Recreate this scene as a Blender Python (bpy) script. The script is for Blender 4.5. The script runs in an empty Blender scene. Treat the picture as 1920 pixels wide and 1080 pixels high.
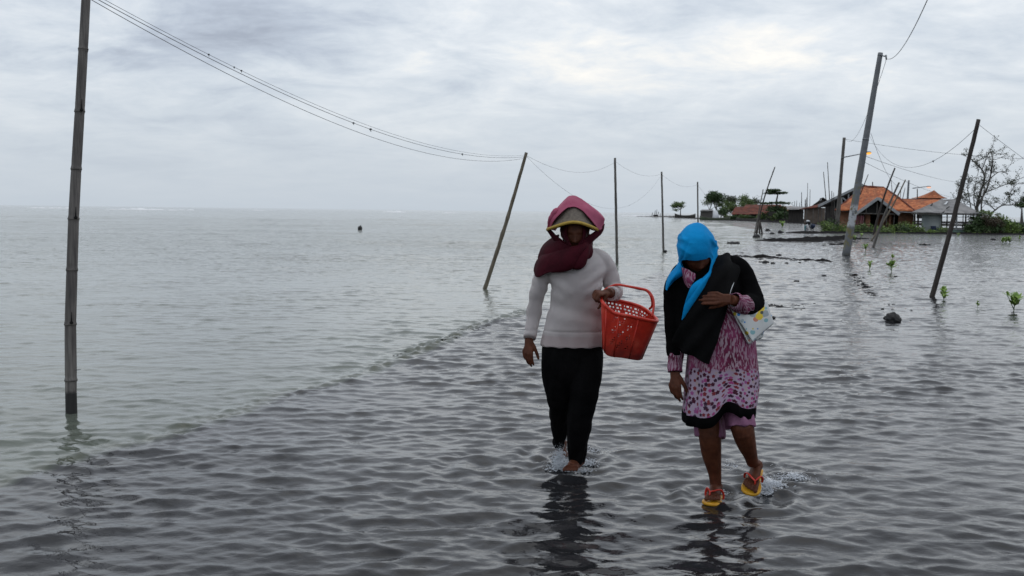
import bpy, bmesh, math, random
import numpy as np
from mathutils import Vector, Matrix, Quaternion

# ------------------------------------------------------------------ camera, world, sun
SC = bpy.context.scene
COL = SC.collection
CAMH = 1.5
FPX = 1867.0
PITCH = math.atan(144.5/FPX)
ROLL = 0.0118
cam_d = bpy.data.cameras.new("camera")
cam = bpy.data.objects.new("camera", cam_d)
COL.objects.link(cam)
cam_d.sensor_width = 36.0
cam_d.lens = 36.0*FPX/1920.0
cam_d.clip_start = 0.05
cam_d.clip_end = 60000.0
_f = Vector((0, math.cos(PITCH), -math.sin(PITCH)))
_u0 = Vector((0, math.sin(PITCH), math.cos(PITCH)))
_r0 = Vector((1, 0, 0))
_r = _r0*math.cos(ROLL) + _u0*math.sin(ROLL)
_u = _u0*math.cos(ROLL) - _r0*math.sin(ROLL)
cam.matrix_world = Matrix(((_r.x, _u.x, -_f.x, 0), (_r.y, _u.y, -_f.y, 0), (_r.z, _u.z, -_f.z, CAMH), (0, 0, 0, 1)))
cam_d.dof.use_dof = True
cam_d.dof.focus_distance = 5.6
cam_d.dof.aperture_fstop = 8.0
SC.camera = cam

SC.view_settings.view_transform = 'Standard'
SC.view_settings.look = 'None'
SC.view_settings.gamma = 1.0
SC.view_settings.use_curve_mapping = False
SC.view_settings.exposure = 0.0
SC.cycles.max_bounces = 6
SC.cycles.transparent_max_bounces = 8
SC.cycles.caustics_reflective = False
SC.cycles.caustics_refractive = False

SUN_EL, SUN_AZ = math.radians(64), math.radians(12)     # azimuth measured from +Y towards +X
sun_d = bpy.data.lights.new("sun", 'SUN')
sun_d.energy = 0.5
sun_d.angle = math.radians(120)
sun_d.color = (1.0, 0.96, 0.9)
sun = bpy.data.objects.new("sun", sun_d)
COL.objects.link(sun)
_sd = Vector((math.sin(SUN_AZ)*math.cos(SUN_EL), math.cos(SUN_AZ)*math.cos(SUN_EL), math.sin(SUN_EL)))
sun.rotation_euler = _sd.to_track_quat('Z', 'Y').to_euler()

class NT:
    """small helper for node trees"""
    def __init__(s, tree):
        s.t = tree; s.n = tree.nodes; s.l = tree.links
    def new(s, typ, **kw):
        nd = s.n.new(typ)
        for k, v in kw.items():
            setattr(nd, k, v)
        return nd
    def link(s, a, b):
        s.l.new(a, b)
    def math(s, op, a, b=None, c=None, clamp=False):
        nd = s.new('ShaderNodeMath', operation=op, use_clamp=clamp)
        for i, v in enumerate((a, b, c)):
            if v is None: continue
            if isinstance(v, (int, float)): nd.inputs[i].default_value = v
            else: s.link(v, nd.inputs[i])
        return nd.outputs[0]
    def vmath(s, op, a, b=None):
        nd = s.new('ShaderNodeVectorMath', operation=op)
        for i, v in enumerate((a, b)):
            if v is None: continue
            if isinstance(v, (tuple, list)): nd.inputs[i].default_value = v
            else: s.link(v, nd.inputs[i])
        return nd
    def noise(s, vec, scale, detail=4, rough=0.55, dist=0.0):
        nd = s.new('ShaderNodeTexNoise')
        nd.inputs['Scale'].default_value = scale
        nd.inputs['Detail'].default_value = detail
        nd.inputs['Roughness'].default_value = rough
        nd.inputs['Distortion'].default_value = dist
        if vec is not None: s.link(vec, nd.inputs['Vector'])
        return nd.outputs['Fac']
    def mapping(s, vec, scale=(1, 1, 1), loc=(0, 0, 0), rot=(0, 0, 0)):
        nd = s.new('ShaderNodeMapping')
        nd.inputs['Scale'].default_value = scale
        nd.inputs['Location'].default_value = loc
        nd.inputs['Rotation'].default_value = rot
        s.link(vec, nd.inputs['Vector'])
        return nd.outputs[0]
    def ramp(s, fac, stops, interp='LINEAR'):
        nd = s.new('ShaderNodeValToRGB')
        cr = nd.color_ramp; cr.interpolation = interp
        while len(cr.elements) > 1: cr.elements.remove(cr.elements[-1])
        cr.elements[0].position = stops[0][0]; cr.elements[0].color = col4(stops[0][1])
        for p, c in stops[1:]:
            e = cr.elements.new(p); e.color = col4(c)
        s.link(fac, nd.inputs[0])
        return nd.outputs[0]
    def mix(s, fac, a, b, blend='MIX'):
        nd = s.new('ShaderNodeMix', data_type='RGBA', blend_type=blend)
        for sock, v in ((nd.inputs[0], fac), (nd.inputs[6], a), (nd.inputs[7], b)):
            if isinstance(v, (int, float)): sock.default_value = v
            elif isinstance(v, (tuple, list)): sock.default_value = col4(v)
            else: s.link(v, sock)
        return nd.outputs[2]

def col4(c):
    if isinstance(c, (int, float)): return (c, c, c, 1)
    return (c[0], c[1], c[2], 1)
def srgb(r, g, b):
    f = lambda v: ((v/255.0+0.055)/1.055)**2.4 if v > 10 else v/255.0/12.92
    return (f(r), f(g), f(b))

# --- world: Nishita sky under a procedural overcast layer
W = bpy.data.worlds.new("World"); SC.world = W; W.use_nodes = True
w = NT(W.node_tree)
w.n.clear()
out = w.new('ShaderNodeOutputWorld')
bg = w.new('ShaderNodeBackground')
sky = w.new('ShaderNodeTexSky', sky_type='NISHITA')
sky.sun_disc = False
sky.sun_elevation = SUN_EL
sky.sun_rotation = SUN_AZ
sky.air_density = 1.0; sky.dust_density = 3.0
tc = w.new('ShaderNodeTexCoord')
d = w.vmath('NORMALIZE', tc.outputs['Generated']).outputs[0]
sep = w.new('ShaderNodeSeparateXYZ'); w.link(d, sep.inputs[0])
dx_, dy_, dz_ = sep.outputs
zc = w.math('MAXIMUM', dz_, 0.0)
den = w.math('ADD', zc, 0.20)
px_ = w.math('DIVIDE', dx_, den); py_ = w.math('DIVIDE', dy_, den)
cmb = w.new('ShaderNodeCombineXYZ'); w.link(px_, cmb.inputs[0]); w.link(py_, cmb.inputs[1])
cp = cmb.outputs[0]
n1 = w.noise(w.mapping(cp, (0.9, 1.0, 1), (3.1, 1.7, 0), (0, 0, 0.25)), 1.0, 6, 0.55, 0.6)
n2 = w.noise(w.mapping(cp, (2.6, 3.0, 1), (7.7, 4.2, 0), (0, 0, 0.2)), 1.0, 7, 0.6, 0.5)
n3 = w.noise(w.mapping(cp, (8.0, 9.5, 1), (1.3, 9.2, 0), (0, 0, 0.15)), 1.0, 6, 0.65, 0.4)
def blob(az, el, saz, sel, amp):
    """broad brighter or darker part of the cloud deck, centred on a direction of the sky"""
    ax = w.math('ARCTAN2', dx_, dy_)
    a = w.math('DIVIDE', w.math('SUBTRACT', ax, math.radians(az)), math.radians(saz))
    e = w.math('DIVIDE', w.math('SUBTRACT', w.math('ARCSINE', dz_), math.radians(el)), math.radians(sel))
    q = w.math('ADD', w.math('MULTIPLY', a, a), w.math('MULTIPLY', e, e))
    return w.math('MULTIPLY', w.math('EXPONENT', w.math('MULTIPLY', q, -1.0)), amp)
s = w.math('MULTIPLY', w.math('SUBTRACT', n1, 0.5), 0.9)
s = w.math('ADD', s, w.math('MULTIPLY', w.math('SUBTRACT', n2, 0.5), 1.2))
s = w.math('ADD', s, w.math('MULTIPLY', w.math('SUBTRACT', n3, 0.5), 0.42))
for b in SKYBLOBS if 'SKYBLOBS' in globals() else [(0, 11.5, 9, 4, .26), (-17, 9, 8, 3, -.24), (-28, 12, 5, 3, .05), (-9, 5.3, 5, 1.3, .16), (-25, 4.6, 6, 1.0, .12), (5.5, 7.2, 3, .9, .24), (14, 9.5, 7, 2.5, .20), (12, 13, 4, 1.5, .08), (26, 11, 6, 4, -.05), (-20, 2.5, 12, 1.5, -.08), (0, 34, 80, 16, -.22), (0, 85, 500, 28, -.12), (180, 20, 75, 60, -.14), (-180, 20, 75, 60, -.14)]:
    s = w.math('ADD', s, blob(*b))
fade = w.math('MULTIPLY', zc, 7.0, clamp=True)          # detail dies out in the haze over the sea
s = w.math('MULTIPLY', s, w.math('ADD', w.math('MULTIPLY', fade, 0.85), 0.15))
s = w.math('ADD', s, 0.47)
cloud = w.ramp(s, [(0.0, srgb(152, 160, 174)), (0.22, srgb(174, 183, 196)), (0.42, srgb(195, 203, 212)),
                   (0.66, srgb(215, 220, 225)), (0.84, srgb(234, 233, 230)), (1.0, srgb(250, 245, 236))])
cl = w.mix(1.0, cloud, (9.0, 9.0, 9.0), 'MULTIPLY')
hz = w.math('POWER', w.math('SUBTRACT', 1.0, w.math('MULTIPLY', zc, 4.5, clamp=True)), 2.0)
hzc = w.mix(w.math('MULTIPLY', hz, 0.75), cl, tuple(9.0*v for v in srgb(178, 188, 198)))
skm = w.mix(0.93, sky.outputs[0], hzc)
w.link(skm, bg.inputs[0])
bg.inputs[1].default_value = 0.135
w.link(bg.outputs[0], out.inputs[0])

# ------------------------------------------------------------------ pixel <-> world (1920x1080 photograph)
def ray(px, py):
    return _f + _r*((px-960.0)/FPX) - _u*((py-540.0)/FPX)
def G(px, py, z=0.0):
    r = ray(px, py); t = (z-CAMH)/r.z
    return Vector((r.x*t, r.y*t, z))
def V(px, py, Y):
    r = ray(px, py); t = Y/r.y
    return Vector((r.x*t, Y, CAMH+r.z*t))
def hor(px): return 384.2+0.0118*px

# ------------------------------------------------------------------ bookkeeping
def tag(o, label=None, cat=None, group=None, kind=None):
    if label: o['label'] = label
    if cat: o['category'] = cat
    if group: o['group'] = group
    if kind: o['kind'] = kind
    return o
def empty(name, loc, label, cat, group=None, kind=None):
    o = bpy.data.objects.new(name, None); COL.objects.link(o); o.location = loc
    o.empty_display_size = 0.2
    return tag(o, label, cat, group, kind)
def wmat(o):
    return o.matrix_basis.copy() if o.parent is None else wmat(o.parent) @ o.matrix_parent_inverse @ o.matrix_basis
def attach(o, parent):
    if parent is not None:
        o.parent = parent
        o.matrix_parent_inverse = wmat(parent).inverted()
def mesh_obj(name, verts, faces, mat, parent=None, smooth=True, uvs=None, mats=None, fmat=None):
    me = bpy.data.meshes.new(name)
    me.from_pydata([tuple(v) for v in verts], [], faces)
    if uvs is not None:
        uv = me.uv_layers.new(name="uv")
        li = np.zeros(len(me.loops), dtype=np.int32); me.loops.foreach_get('vertex_index', li)
        uv.data.foreach_set('uv', np.asarray(uvs, dtype=np.float32)[li].ravel())
    for m in (mats or [mat]): me.materials.append(m)
    if fmat is not None: me.polygons.foreach_set('material_index', np.asarray(fmat, dtype=np.int32))
    if smooth: me.polygons.foreach_set('use_smooth', [True]*len(me.polygons))
    me.update()
    o = bpy.data.objects.new(name, me); COL.objects.link(o)
    attach(o, parent)
    return o

class MB:
    """collects shapes for one mesh"""
    def __init__(s): s.v = []; s.f = []; s.uv = []; s.m = []; s.mi = 0
    def add(s, v, f, uv=None):
        b = len(s.v); s.v += [Vector(x) for x in v]; s.f += [tuple(i+b for i in q) for q in f]
        s.uv += list(uv) if uv is not None else [(0, 0)]*len(v)
        s.m += [s.mi]*len(f)
        return s
    def box(s, c, size, rot=0.0, M=None):
        hx, hy, hz = size[0]/2, size[1]/2, size[2]/2
        R = M if M is not None else Matrix.Rotation(rot, 3, 'Z')
        vs = [Vector(c)+R @ Vector((x*hx, y*hy, z*hz)) for x in (-1, 1) for y in (-1, 1) for z in (-1, 1)]
        return s.add(vs, [(0, 1, 3, 2), (4, 6, 7, 5), (0, 4, 5, 1), (2, 3, 7, 6), (0, 2, 6, 4), (1, 5, 7, 3)])
    def beam(s, a, b, wx, wy=None):
        """square bar between two points"""
        a, b = Vector(a), Vector(b); d = b-a; L = d.length
        q = d.to_track_quat('Z', 'X').to_matrix()
        return s.box((a+b)/2, (wx, wy or wx, L), M=q)
    def tube(s, pts, radii, n=10, flat=1.0, up=None, sub=0, cap=True):
        P, R = catmull(pts, radii, sub) if sub else ([Vector(p) for p in pts], list(radii))
        N = len(P)
        T = [(P[min(i+1, N-1)]-P[max(i-1, 0)]).normalized() for i in range(N)]
        u = Vector(up) if up is not None else (Vector((1, 0, 0)) if abs(T[0].x) < 0.9 else Vector((0, 1, 0)))
        vs, fs, uv = [], [], []
        L = 0
        for i in range(N):
            u = (u-T[i]*u.dot(T[i]))
            u.normalize(); v = T[i].cross(u)
            if i: L += (P[i]-P[i-1]).length
            for k in range(n):
                a = 2*math.pi*k/n
                vs.append(P[i]+u*(math.cos(a)*R[i])+v*(math.sin(a)*R[i]*flat)); uv.append((k/n*2*math.pi*R[i], L))
        for i in range(N-1):
            for k in range(n):
                fs.append((i*n+k, i*n+(k+1) % n, (i+1)*n+(k+1) % n, (i+1)*n+k))
        if cap:
            fs.append(tuple(range(n-1, -1, -1))); fs.append(tuple((N-1)*n+k for k in range(n)))
        return s.add(vs, fs, uv)
    def ball(s, c, r, M=None, nu=16, nv=10):
        r = (r, r, r) if isinstance(r, (int, float)) else r
        vs = [Vector((0, 0, r[2]))]
        for j in range(1, nv):
            ph = math.pi*j/nv
            for i in range(nu):
                th = 2*math.pi*i/nu
                vs.append(Vector((r[0]*math.sin(ph)*math.cos(th), r[1]*math.sin(ph)*math.sin(th), r[2]*math.cos(ph))))
        vs.append(Vector((0, 0, -r[2])))
        fs = [(0, 1+i, 1+(i+1) % nu) for i in range(nu)]
        for j in range(nv-2):
            b = 1+j*nu
            for i in range(nu): fs.append((b+i, b+nu+i, b+nu+(i+1) % nu, b+(i+1) % nu))
        b = 1+(nv-2)*nu; e = len(vs)-1
        fs += [(b+i, e, b+(i+1) % nu) for i in range(nu)]
        if M is not None: vs = [M @ v for v in vs]
        return s.add([v+Vector(c) for v in vs], fs)
    def grid(s, rows, closed=False, flip=False, uvs=None):
        nr, nc = len(rows), len(rows[0]); vs = [p for r in rows for p in r]; fs = []
        for i in range(nr-1):
            for k in range(nc if closed else nc-1):
                q = (i*nc+k, i*nc+(k+1) % nc, (i+1)*nc+(k+1) % nc, (i+1)*nc+k)
                fs.append(q[::-1] if flip else q)
        return s.add(vs, fs, uvs)
    def build(s, name, mat, parent=None, smooth=True, mats=None):
        return mesh_obj(name, s.v, s.f, mat, parent, smooth, s.uv if any(u != (0, 0) for u in s.uv) else None, mats, s.m if mats else None)

def catmull(pts, vals, sub):
    P = [Vector(p) for p in pts]; out, ov = [], []
    vals = list(vals)
    for i in range(len(P)-1):
        p0, p1, p2, p3 = P[max(i-1, 0)], P[i], P[i+1], P[min(i+2, len(P)-1)]
        v0, v1, v2, v3 = vals[max(i-1, 0)], vals[i], vals[i+1], vals[min(i+2, len(P)-1)]
        for k in range(sub):
            t = k/sub
            f = lambda a, b, c, d: 0.5*((2*b)+(c-a)*t+(2*a-5*b+4*c-d)*t*t+(3*b-a-3*c+d)*t**3)
            out.append(f(p0, p1, p2, p3)); ov.append(f(v0, v1, v2, v3))
    out.append(P[-1]); ov.append(vals[-1])
    return out, ov
def resample(pts, n):
    """smooth curve through pts, n points evenly spaced along its parameter"""
    P = [Vector(p) for p in pts]; m = len(P)-1; out = []
    for k in range(n):
        x = k/(n-1)*m; i = min(int(x), m-1); t = x-i
        a, b, c, d = P[max(i-1, 0)], P[i], P[i+1], P[min(i+2, m)]
        out.append(0.5*((2*b)+(c-a)*t+(2*a-5*b+4*c-d)*t*t+(3*b-a-3*c+d)*t**3))
    return out
def skin(curves, nu=48, nv=40):
    """grid of points through a list of curves"""
    C = [resample(c, nu) for c in curves]
    cols = [resample([c[i] for c in C], nv) for i in range(nu)]
    return [[cols[i][j] for i in range(nu)] for j in range(nv)]

# numpy value noise
def _h(ix, iy, iz, seed):
    n = (ix*374761393+iy*668265263+iz*2147483647+seed*1274126177) & 0xffffffff
    n = ((n ^ (n >> 13))*1274126177) & 0xffffffff
    n = (n ^ (n >> 16))
    return (n & 0xffff)/65535.0
def vnoise(P, scale=1.0, seed=0, octaves=1):
    P = np.asarray(P, dtype=np.float64)*scale
    tot = np.zeros(len(P)); amp = 1.0; s = 0
    for o in range(octaves):
        I = np.floor(P).astype(np.int64); F = P-I; F = F*F*(3-2*F)
        r = 0
        for dx in (0, 1):
            for dy in (0, 1):
                for dz in (0, 1):
                    wgt = (F[:, 0] if dx else 1-F[:, 0])*(F[:, 1] if dy else 1-F[:, 1])*(F[:, 2] if dz else 1-F[:, 2])
                    r = r+wgt*_h(I[:, 0]+dx, I[:, 1]+dy, I[:, 2]+dz, seed+o*17)
        tot += amp*(r*2-1); s += amp; amp *= 0.5; P = P*2.03+11.3
    return tot/s

def fuse(name, mb, mat, voxel=0.005, smooth=4, parent=None, disp=None, mats=None):
    """overlapping closed shapes -> one continuous surface, then optional folds pushed along the normals"""
    o = mb.build(name+"_raw", mat, None)
    r = o.modifiers.new("r", 'REMESH'); r.mode = 'VOXEL'; r.voxel_size = voxel; r.use_smooth_shade = True
    sm = o.modifiers.new("s", 'SMOOTH'); sm.factor = 0.5; sm.iterations = smooth
    dg = bpy.context.evaluated_depsgraph_get()
    me = bpy.data.meshes.new_from_object(o.evaluated_get(dg))
    old = o.data; bpy.data.objects.remove(o); bpy.data.meshes.remove(old)
    me.name = name
    push(me, disp)
    me.materials.clear(); me.materials.append(mat)
    me.polygons.foreach_set('use_smooth', [True]*len(me.polygons))
    ob = bpy.data.objects.new(name, me); COL.objects.link(ob)
    attach(ob, parent)
    return ob
def push(me, disp):
    if disp is None: return
    n = len(me.vertices)
    co = np.zeros(n*3); me.vertices.foreach_get('co', co); co = co.reshape(-1, 3)
    no = np.zeros(n*3); me.vertices.foreach_get('normal', no); no = no.reshape(-1, 3)
    co = co+no*disp(co)[:, None]
    me.vertices.foreach_set('co', co.ravel()); me.update()
def solid(o, t, off=0.0, sub=0):
    m = o.modifiers.new("thick", 'SOLIDIFY'); m.thickness = t; m.offset = off
    if sub:
        s2 = o.modifiers.new("sub", 'SUBSURF'); s2.levels = sub; s2.render_levels = sub
    return o
def cloth(name, curves, mat, parent, nu=60, nv=50, thick=0.004, disp=None, closed=False):
    rows = skin(curves, nu, nv); mb = MB()
    L = [0.0]
    for j in range(1, nv): L.append(L[-1]+(rows[j][nu//2]-rows[j-1][nu//2]).length)
    uv = []
    for j in range(nv):
        a = 0.0
        for i in range(nu):
            if i: a += (rows[j][i]-rows[j][i-1]).length
            uv.append((a, -L[j]))
    mb.grid(rows, closed=closed, uvs=uv)
    o = mb.build(name, mat, parent)
    if disp: push(o.data, disp)
    return solid(o, thick)
# ------------------------------------------------------------------ materials
def mat(name, c1, c2=None, scale=6.0, rough=0.7, bump=0.0, bscale=None, stretch=(1, 1, 1), spec=0.5, detail=5, sheen=0.0, lo=0.35, hi=0.65, sss=0.0, c3=None, metal=0.0):
    m = bpy.data.materials.new(name); m.use_nodes = True
    t = NT(m.node_tree); bs = t.n['Principled BSDF']
    tc = t.new('ShaderNodeTexCoord'); co = tc.outputs['Object']
    if stretch != (1, 1, 1): co = t.mapping(co, stretch)
    if c2 is not None:
        f = t.noise(co, scale, detail, 0.6)
        st = [(lo, c1), (hi, c2)]
        if c3 is not None: st = [(lo, c1), ((lo+hi)/2, c2), (hi, c3)]
        t.link(t.ramp(f, st), bs.inputs['Base Color'])
    else:
        bs.inputs['Base Color'].default_value = col4(c1)
    bs.inputs['Roughness'].default_value = rough
    bs.inputs['Specular IOR Level'].default_value = spec
    bs.inputs['Metallic'].default_value = metal
    if sheen:
        bs.inputs['Sheen Weight'].default_value = sheen
    if sss:
        bs.inputs['Subsurface Weight'].default_value = sss
        bs.inputs['Subsurface Radius'].default_value = (0.012, 0.004, 0.002)
    if bump:
        b = t.new('ShaderNodeBump'); b.inputs['Strength'].default_value = bump; b.inputs['Distance'].default_value = 0.01
        t.link(t.noise(co, bscale or scale*4, 5, 0.6), b.inputs['Height']); t.link(b.outputs[0], bs.inputs['Normal'])
    return m

M = {}
M['skin'] = mat("brown_skin", (0.075, 0.023, 0.011), (0.130, 0.043, 0.021), 25, 0.58, 0.15, 300, sss=0.05, spec=0.25)
M['footskin'] = mat("wet_foot_skin", (0.20, 0.075, 0.05), (0.30, 0.12, 0.085), 30, 0.3, 0.15, 300, sss=0.05)
M['trouser'] = mat("black_cotton", (0.0022, 0.0022, 0.0026), (0.005, 0.0046, 0.005), 8, 0.9, 0.25, 60, spec=0.08)
M['cardigan'] = mat("black_knit", (0.0022, 0.0022, 0.0025), (0.005, 0.0047, 0.005), 12, 0.95, 0.3, 120, spec=0.06)
M['shawl'] = mat("black_shawl_cloth", (0.003, 0.003, 0.0034), (0.0065, 0.0062, 0.0065), 7, 0.9, 0.2, 40, spec=0.1)
M['scarfpink'] = mat("rose_scarf_cloth", (0.34, 0.066, 0.125), (0.42, 0.095, 0.165), 9, 0.7, 0.15, 60, spec=0.25)
M['scarfmaroon'] = mat("maroon_scarf_cloth", (0.036, 0.0035, 0.008), (0.064, 0.006, 0.013), 8, 0.85, 0.2, 60, spec=0.12)
M['hat'] = mat("woven_grey_straw", (0.13, 0.105, 0.085), (0.21, 0.175, 0.14), 60, 0.8, 0.5, 250)
M['hatrim'] = mat("yellow_rim_binding", (0.42, 0.27, 0.035), (0.56, 0.38, 0.07), 40, 0.6, 0.3, 200)
M['hijab'] = mat("bright_blue_cloth", (0.003, 0.235, 0.56), (0.006, 0.30, 0.68), 5, 0.8, 0.55, 22, spec=0.08)
M['yellow'] = mat("yellow_rubber", (0.62, 0.29, 0.012), (0.72, 0.38, 0.02), 30, 0.45)
M['redrub'] = mat("red_rubber_strap", (0.55, 0.03, 0.02), (0.68, 0.05, 0.03), 30, 0.35)
M['under'] = mat("mauve_underskirt", (0.22, 0.085, 0.16), (0.30, 0.13, 0.22), 30, 0.8, 0.3, 120)
M['concrete'] = mat("weathered_concrete", (0.15, 0.155, 0.16), (0.22, 0.22, 0.215), 3, 0.85, 0.3, 40)
M['darkwood'] = mat("dark_wet_wood", (0.025, 0.019, 0.016), (0.06, 0.048, 0.040), 3, 0.8, 0.5, 30, stretch=(8, 8, 1))
M['greywood'] = mat("weathered_grey_wood", (0.075, 0.068, 0.062), (0.16, 0.145, 0.13), 2, 0.85, 0.5, 30, stretch=(8, 8, 1))
M['mudstone'] = mat("dark_rock", (0.008, 0.008, 0.009), (0.03, 0.027, 0.025), 14, 0.6, 0.8, 40)
M['wire'] = mat("black_cable", (0.15, 0.155, 0.165), None, rough=0.7)
M['steel'] = mat("galvanised_steel", (0.16, 0.17, 0.18), (0.26, 0.27, 0.28), 10, 0.5, metal=0.6)
M['brick'] = None
M['trunk'] = mat("grey_bark", (0.085, 0.076, 0.068), (0.17, 0.155, 0.14), 6, 0.9, 0.5, 30)
M['greyroof'] = mat("grey_sheet_roof", (0.16, 0.155, 0.155), (0.26, 0.25, 0.245), 1.6, 0.8, 0.3, 12, c3=(0.36, 0.345, 0.33), lo=0.3, hi=0.72)
M['fascia'] = mat("grey_white_fascia", (0.30, 0.31, 0.32), (0.42, 0.43, 0.435), 2, 0.8, 0.2, 20)
M['palewall'] = mat("pale_blue_grey_plaster", (0.26, 0.29, 0.29), (0.40, 0.42, 0.40), 0.8, 0.85, 0.2, 20)
M['mint'] = mat("mint_painted_plinth", (0.20, 0.33, 0.28), (0.30, 0.42, 0.36), 2, 0.8)
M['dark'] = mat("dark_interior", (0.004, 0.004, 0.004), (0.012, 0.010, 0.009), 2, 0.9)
M['bamboowall'] = mat("woven_bamboo_wall", (0.12, 0.092, 0.072), (0.20, 0.155, 0.125), 1.2, 0.9, 0.3, 8)
M['plankwall'] = mat("dark_plank_wall", (0.022, 0.019, 0.017), (0.07, 0.062, 0.055), 1.2, 0.9, 0.4, 8, stretch=(6, 6, 0.6))
M['white'] = mat("white_sheet", (0.6, 0.62, 0.63), (0.75, 0.76, 0.77), 2, 0.7)
M['pinkcloth'] = mat("faded_pink_cloth", (0.24, 0.085, 0.10), (0.38, 0.17, 0.18), 5, 0.8)
M['teal'] = mat("teal_cloth", (0.02, 0.16, 0.18), (0.03, 0.24, 0.26), 5, 0.8)
M['navy'] = mat("navy_sack", (0.012, 0.022, 0.055), (0.025, 0.04, 0.09), 5, 0.7)
M['boat'] = mat("weathered_boat_paint", (0.035, 0.033, 0.030), (0.09, 0.082, 0.07), 3, 0.8, 0.3, 10)
M['boatgreen'] = mat("mossy_boat_paint", (0.045, 0.06, 0.035), (0.10, 0.12, 0.07), 3, 0.8, 0.3, 10)

def leafmat(name, a, b):
    m = mat(name, a, b, 3.0, 0.6, spec=0.3, lo=0.3, hi=0.7)
    return m
M['leafdark'] = leafmat("dark_green_leaves", (0.034, 0.062, 0.024), (0.085, 0.135, 0.048))
M['leafmid'] = leafmat("mid_green_leaves", (0.09, 0.14, 0.05), (0.19, 0.25, 0.09))
M['leafbush'] = leafmat("shrub_leaves", (0.10, 0.17, 0.04), (0.22, 0.30, 0.08))
M['leafbare'] = leafmat("sparse_olive_leaves", (0.055, 0.068, 0.042), (0.12, 0.135, 0.085))
M['leafbrown'] = leafmat("dry_brown_leaves", (0.06, 0.045, 0.03), (0.10, 0.08, 0.05))
M['leafseed'] = mat("mangrove_seedling_leaves", (0.13, 0.24, 0.045), (0.30, 0.42, 0.09), 18, 0.45, spec=0.4)

def brickmat(name, c1, c2, mortar, sc, bw=0.24, bh=0.075, dirt=(0.05, 0.04, 0.035)):
    m = bpy.data.materials.new(name); m.use_nodes = True; t = NT(m.node_tree); bs = t.n['Principled BSDF']
    tc = t.new('ShaderNodeTexCoord'); sp = t.new('ShaderNodeSeparateXYZ'); t.link(tc.outputs['Object'], sp.inputs[0])
    cm = t.new('ShaderNodeCombineXYZ'); t.link(t.math('ADD', sp.outputs[0], sp.outputs[1]), cm.inputs[0]); t.link(sp.outputs[2], cm.inputs[1])
    br = t.new('ShaderNodeTexBrick'); t.link(cm.outputs[0], br.inputs['Vector'])
    br.inputs['Color1'].default_value = col4(c1); br.inputs['Color2'].default_value = col4(c2); br.inputs['Mortar'].default_value = col4(mortar)
    br.inputs['Scale'].default_value = sc; br.inputs['Brick Width'].default_value = bw; br.inputs['Row Height'].default_value = bh
    br.inputs['Mortar Size'].default_value = 0.008
    n = t.noise(tc.outputs['Object'], 0.9, 6, 0.65)
    t.link(t.mix(t.ramp(n, [(0.45, 0.0), (0.7, 0.6)]), br.outputs[0], dirt), bs.inputs['Base Color'])
    bs.inputs['Roughness'].default_value = 0.9
    return m
M['brick'] = brickmat("orange_brick", (0.44, 0.18, 0.095), (0.54, 0.24, 0.135), (0.36, 0.25, 0.19), 1.0)

def tilemat(name, cols, dirt):
    """clay tiles: courses and single tiles with their own tone, moss and missing patches"""
    m = bpy.data.materials.new(name); m.use_nodes = True; t = NT(m.node_tree); bs = t.n['Principled BSDF']
    uv = t.new('ShaderNodeUVMap'); uv.uv_map = "uv"
    sc = t.mapping(uv.outputs[0], (4.2, 3.4, 1))
    vo = t.new('ShaderNodeTexVoronoi'); vo.feature = 'F1'; vo.voronoi_dimensions = '2D'; vo.inputs['Randomness'].default_value = 0.35
    vo.inputs['Scale'].default_value = 1.0; t.link(sc, vo.inputs['Vector'])
    sp = t.new('ShaderNodeSeparateColor'); t.link(vo.outputs['Color'], sp.inputs[0])
    base = t.ramp(sp.outputs[0], [(0.0, cols[0]), (0.5, cols[1]), (1.0, cols[2])])
    n = t.noise(uv.outputs[0], 0.7, 6, 0.7)
    base = t.mix(t.ramp(n, [(0.46, 0.0), (0.66, 0.75)]), base, dirt)
    n2 = t.noise(uv.outputs[0], 2.6, 3, 0.6)
    base = t.mix(t.ramp(n2, [(0.655, 0.0), (0.70, 0.85)]), base, (0.03, 0.022, 0.018))
    wv = t.new('ShaderNodeTexWave'); wv.bands_direction = 'Y'; wv.wave_profile = 'SAW'; wv.inputs['Scale'].default_value = 1.1; wv.inputs['Distortion'].default_value = 0.4
    t.link(uv.outputs[0], wv.inputs['Vector'])
    base = t.mix(t.ramp(wv.outputs['Fac'], [(0.0, 0.45), (0.22, 0.0)]), base, (0.06, 0.03, 0.02))
    t.link(base, bs.inputs['Base Color']); bs.inputs['Roughness'].default_value = 0.85
    b = t.new('ShaderNodeBump'); b.inputs['Distance'].default_value = 0.05; b.inputs['Strength'].default_value = 0.6
    t.link(wv.outputs['Fac'], b.inputs['Height']); t.link(b.outputs[0], bs.inputs['Normal'])
    return m
M['tile'] = tilemat("orange_clay_tiles", [(0.40, 0.105, 0.042), (0.55, 0.165, 0.06), (0.70, 0.25, 0.10)], (0.17, 0.07, 0.04))
M['tilered'] = tilemat("old_red_clay_tiles", [(0.13, 0.035, 0.022), (0.19, 0.05, 0.03), (0.24, 0.07, 0.04)], (0.05, 0.03, 0.025))

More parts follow.
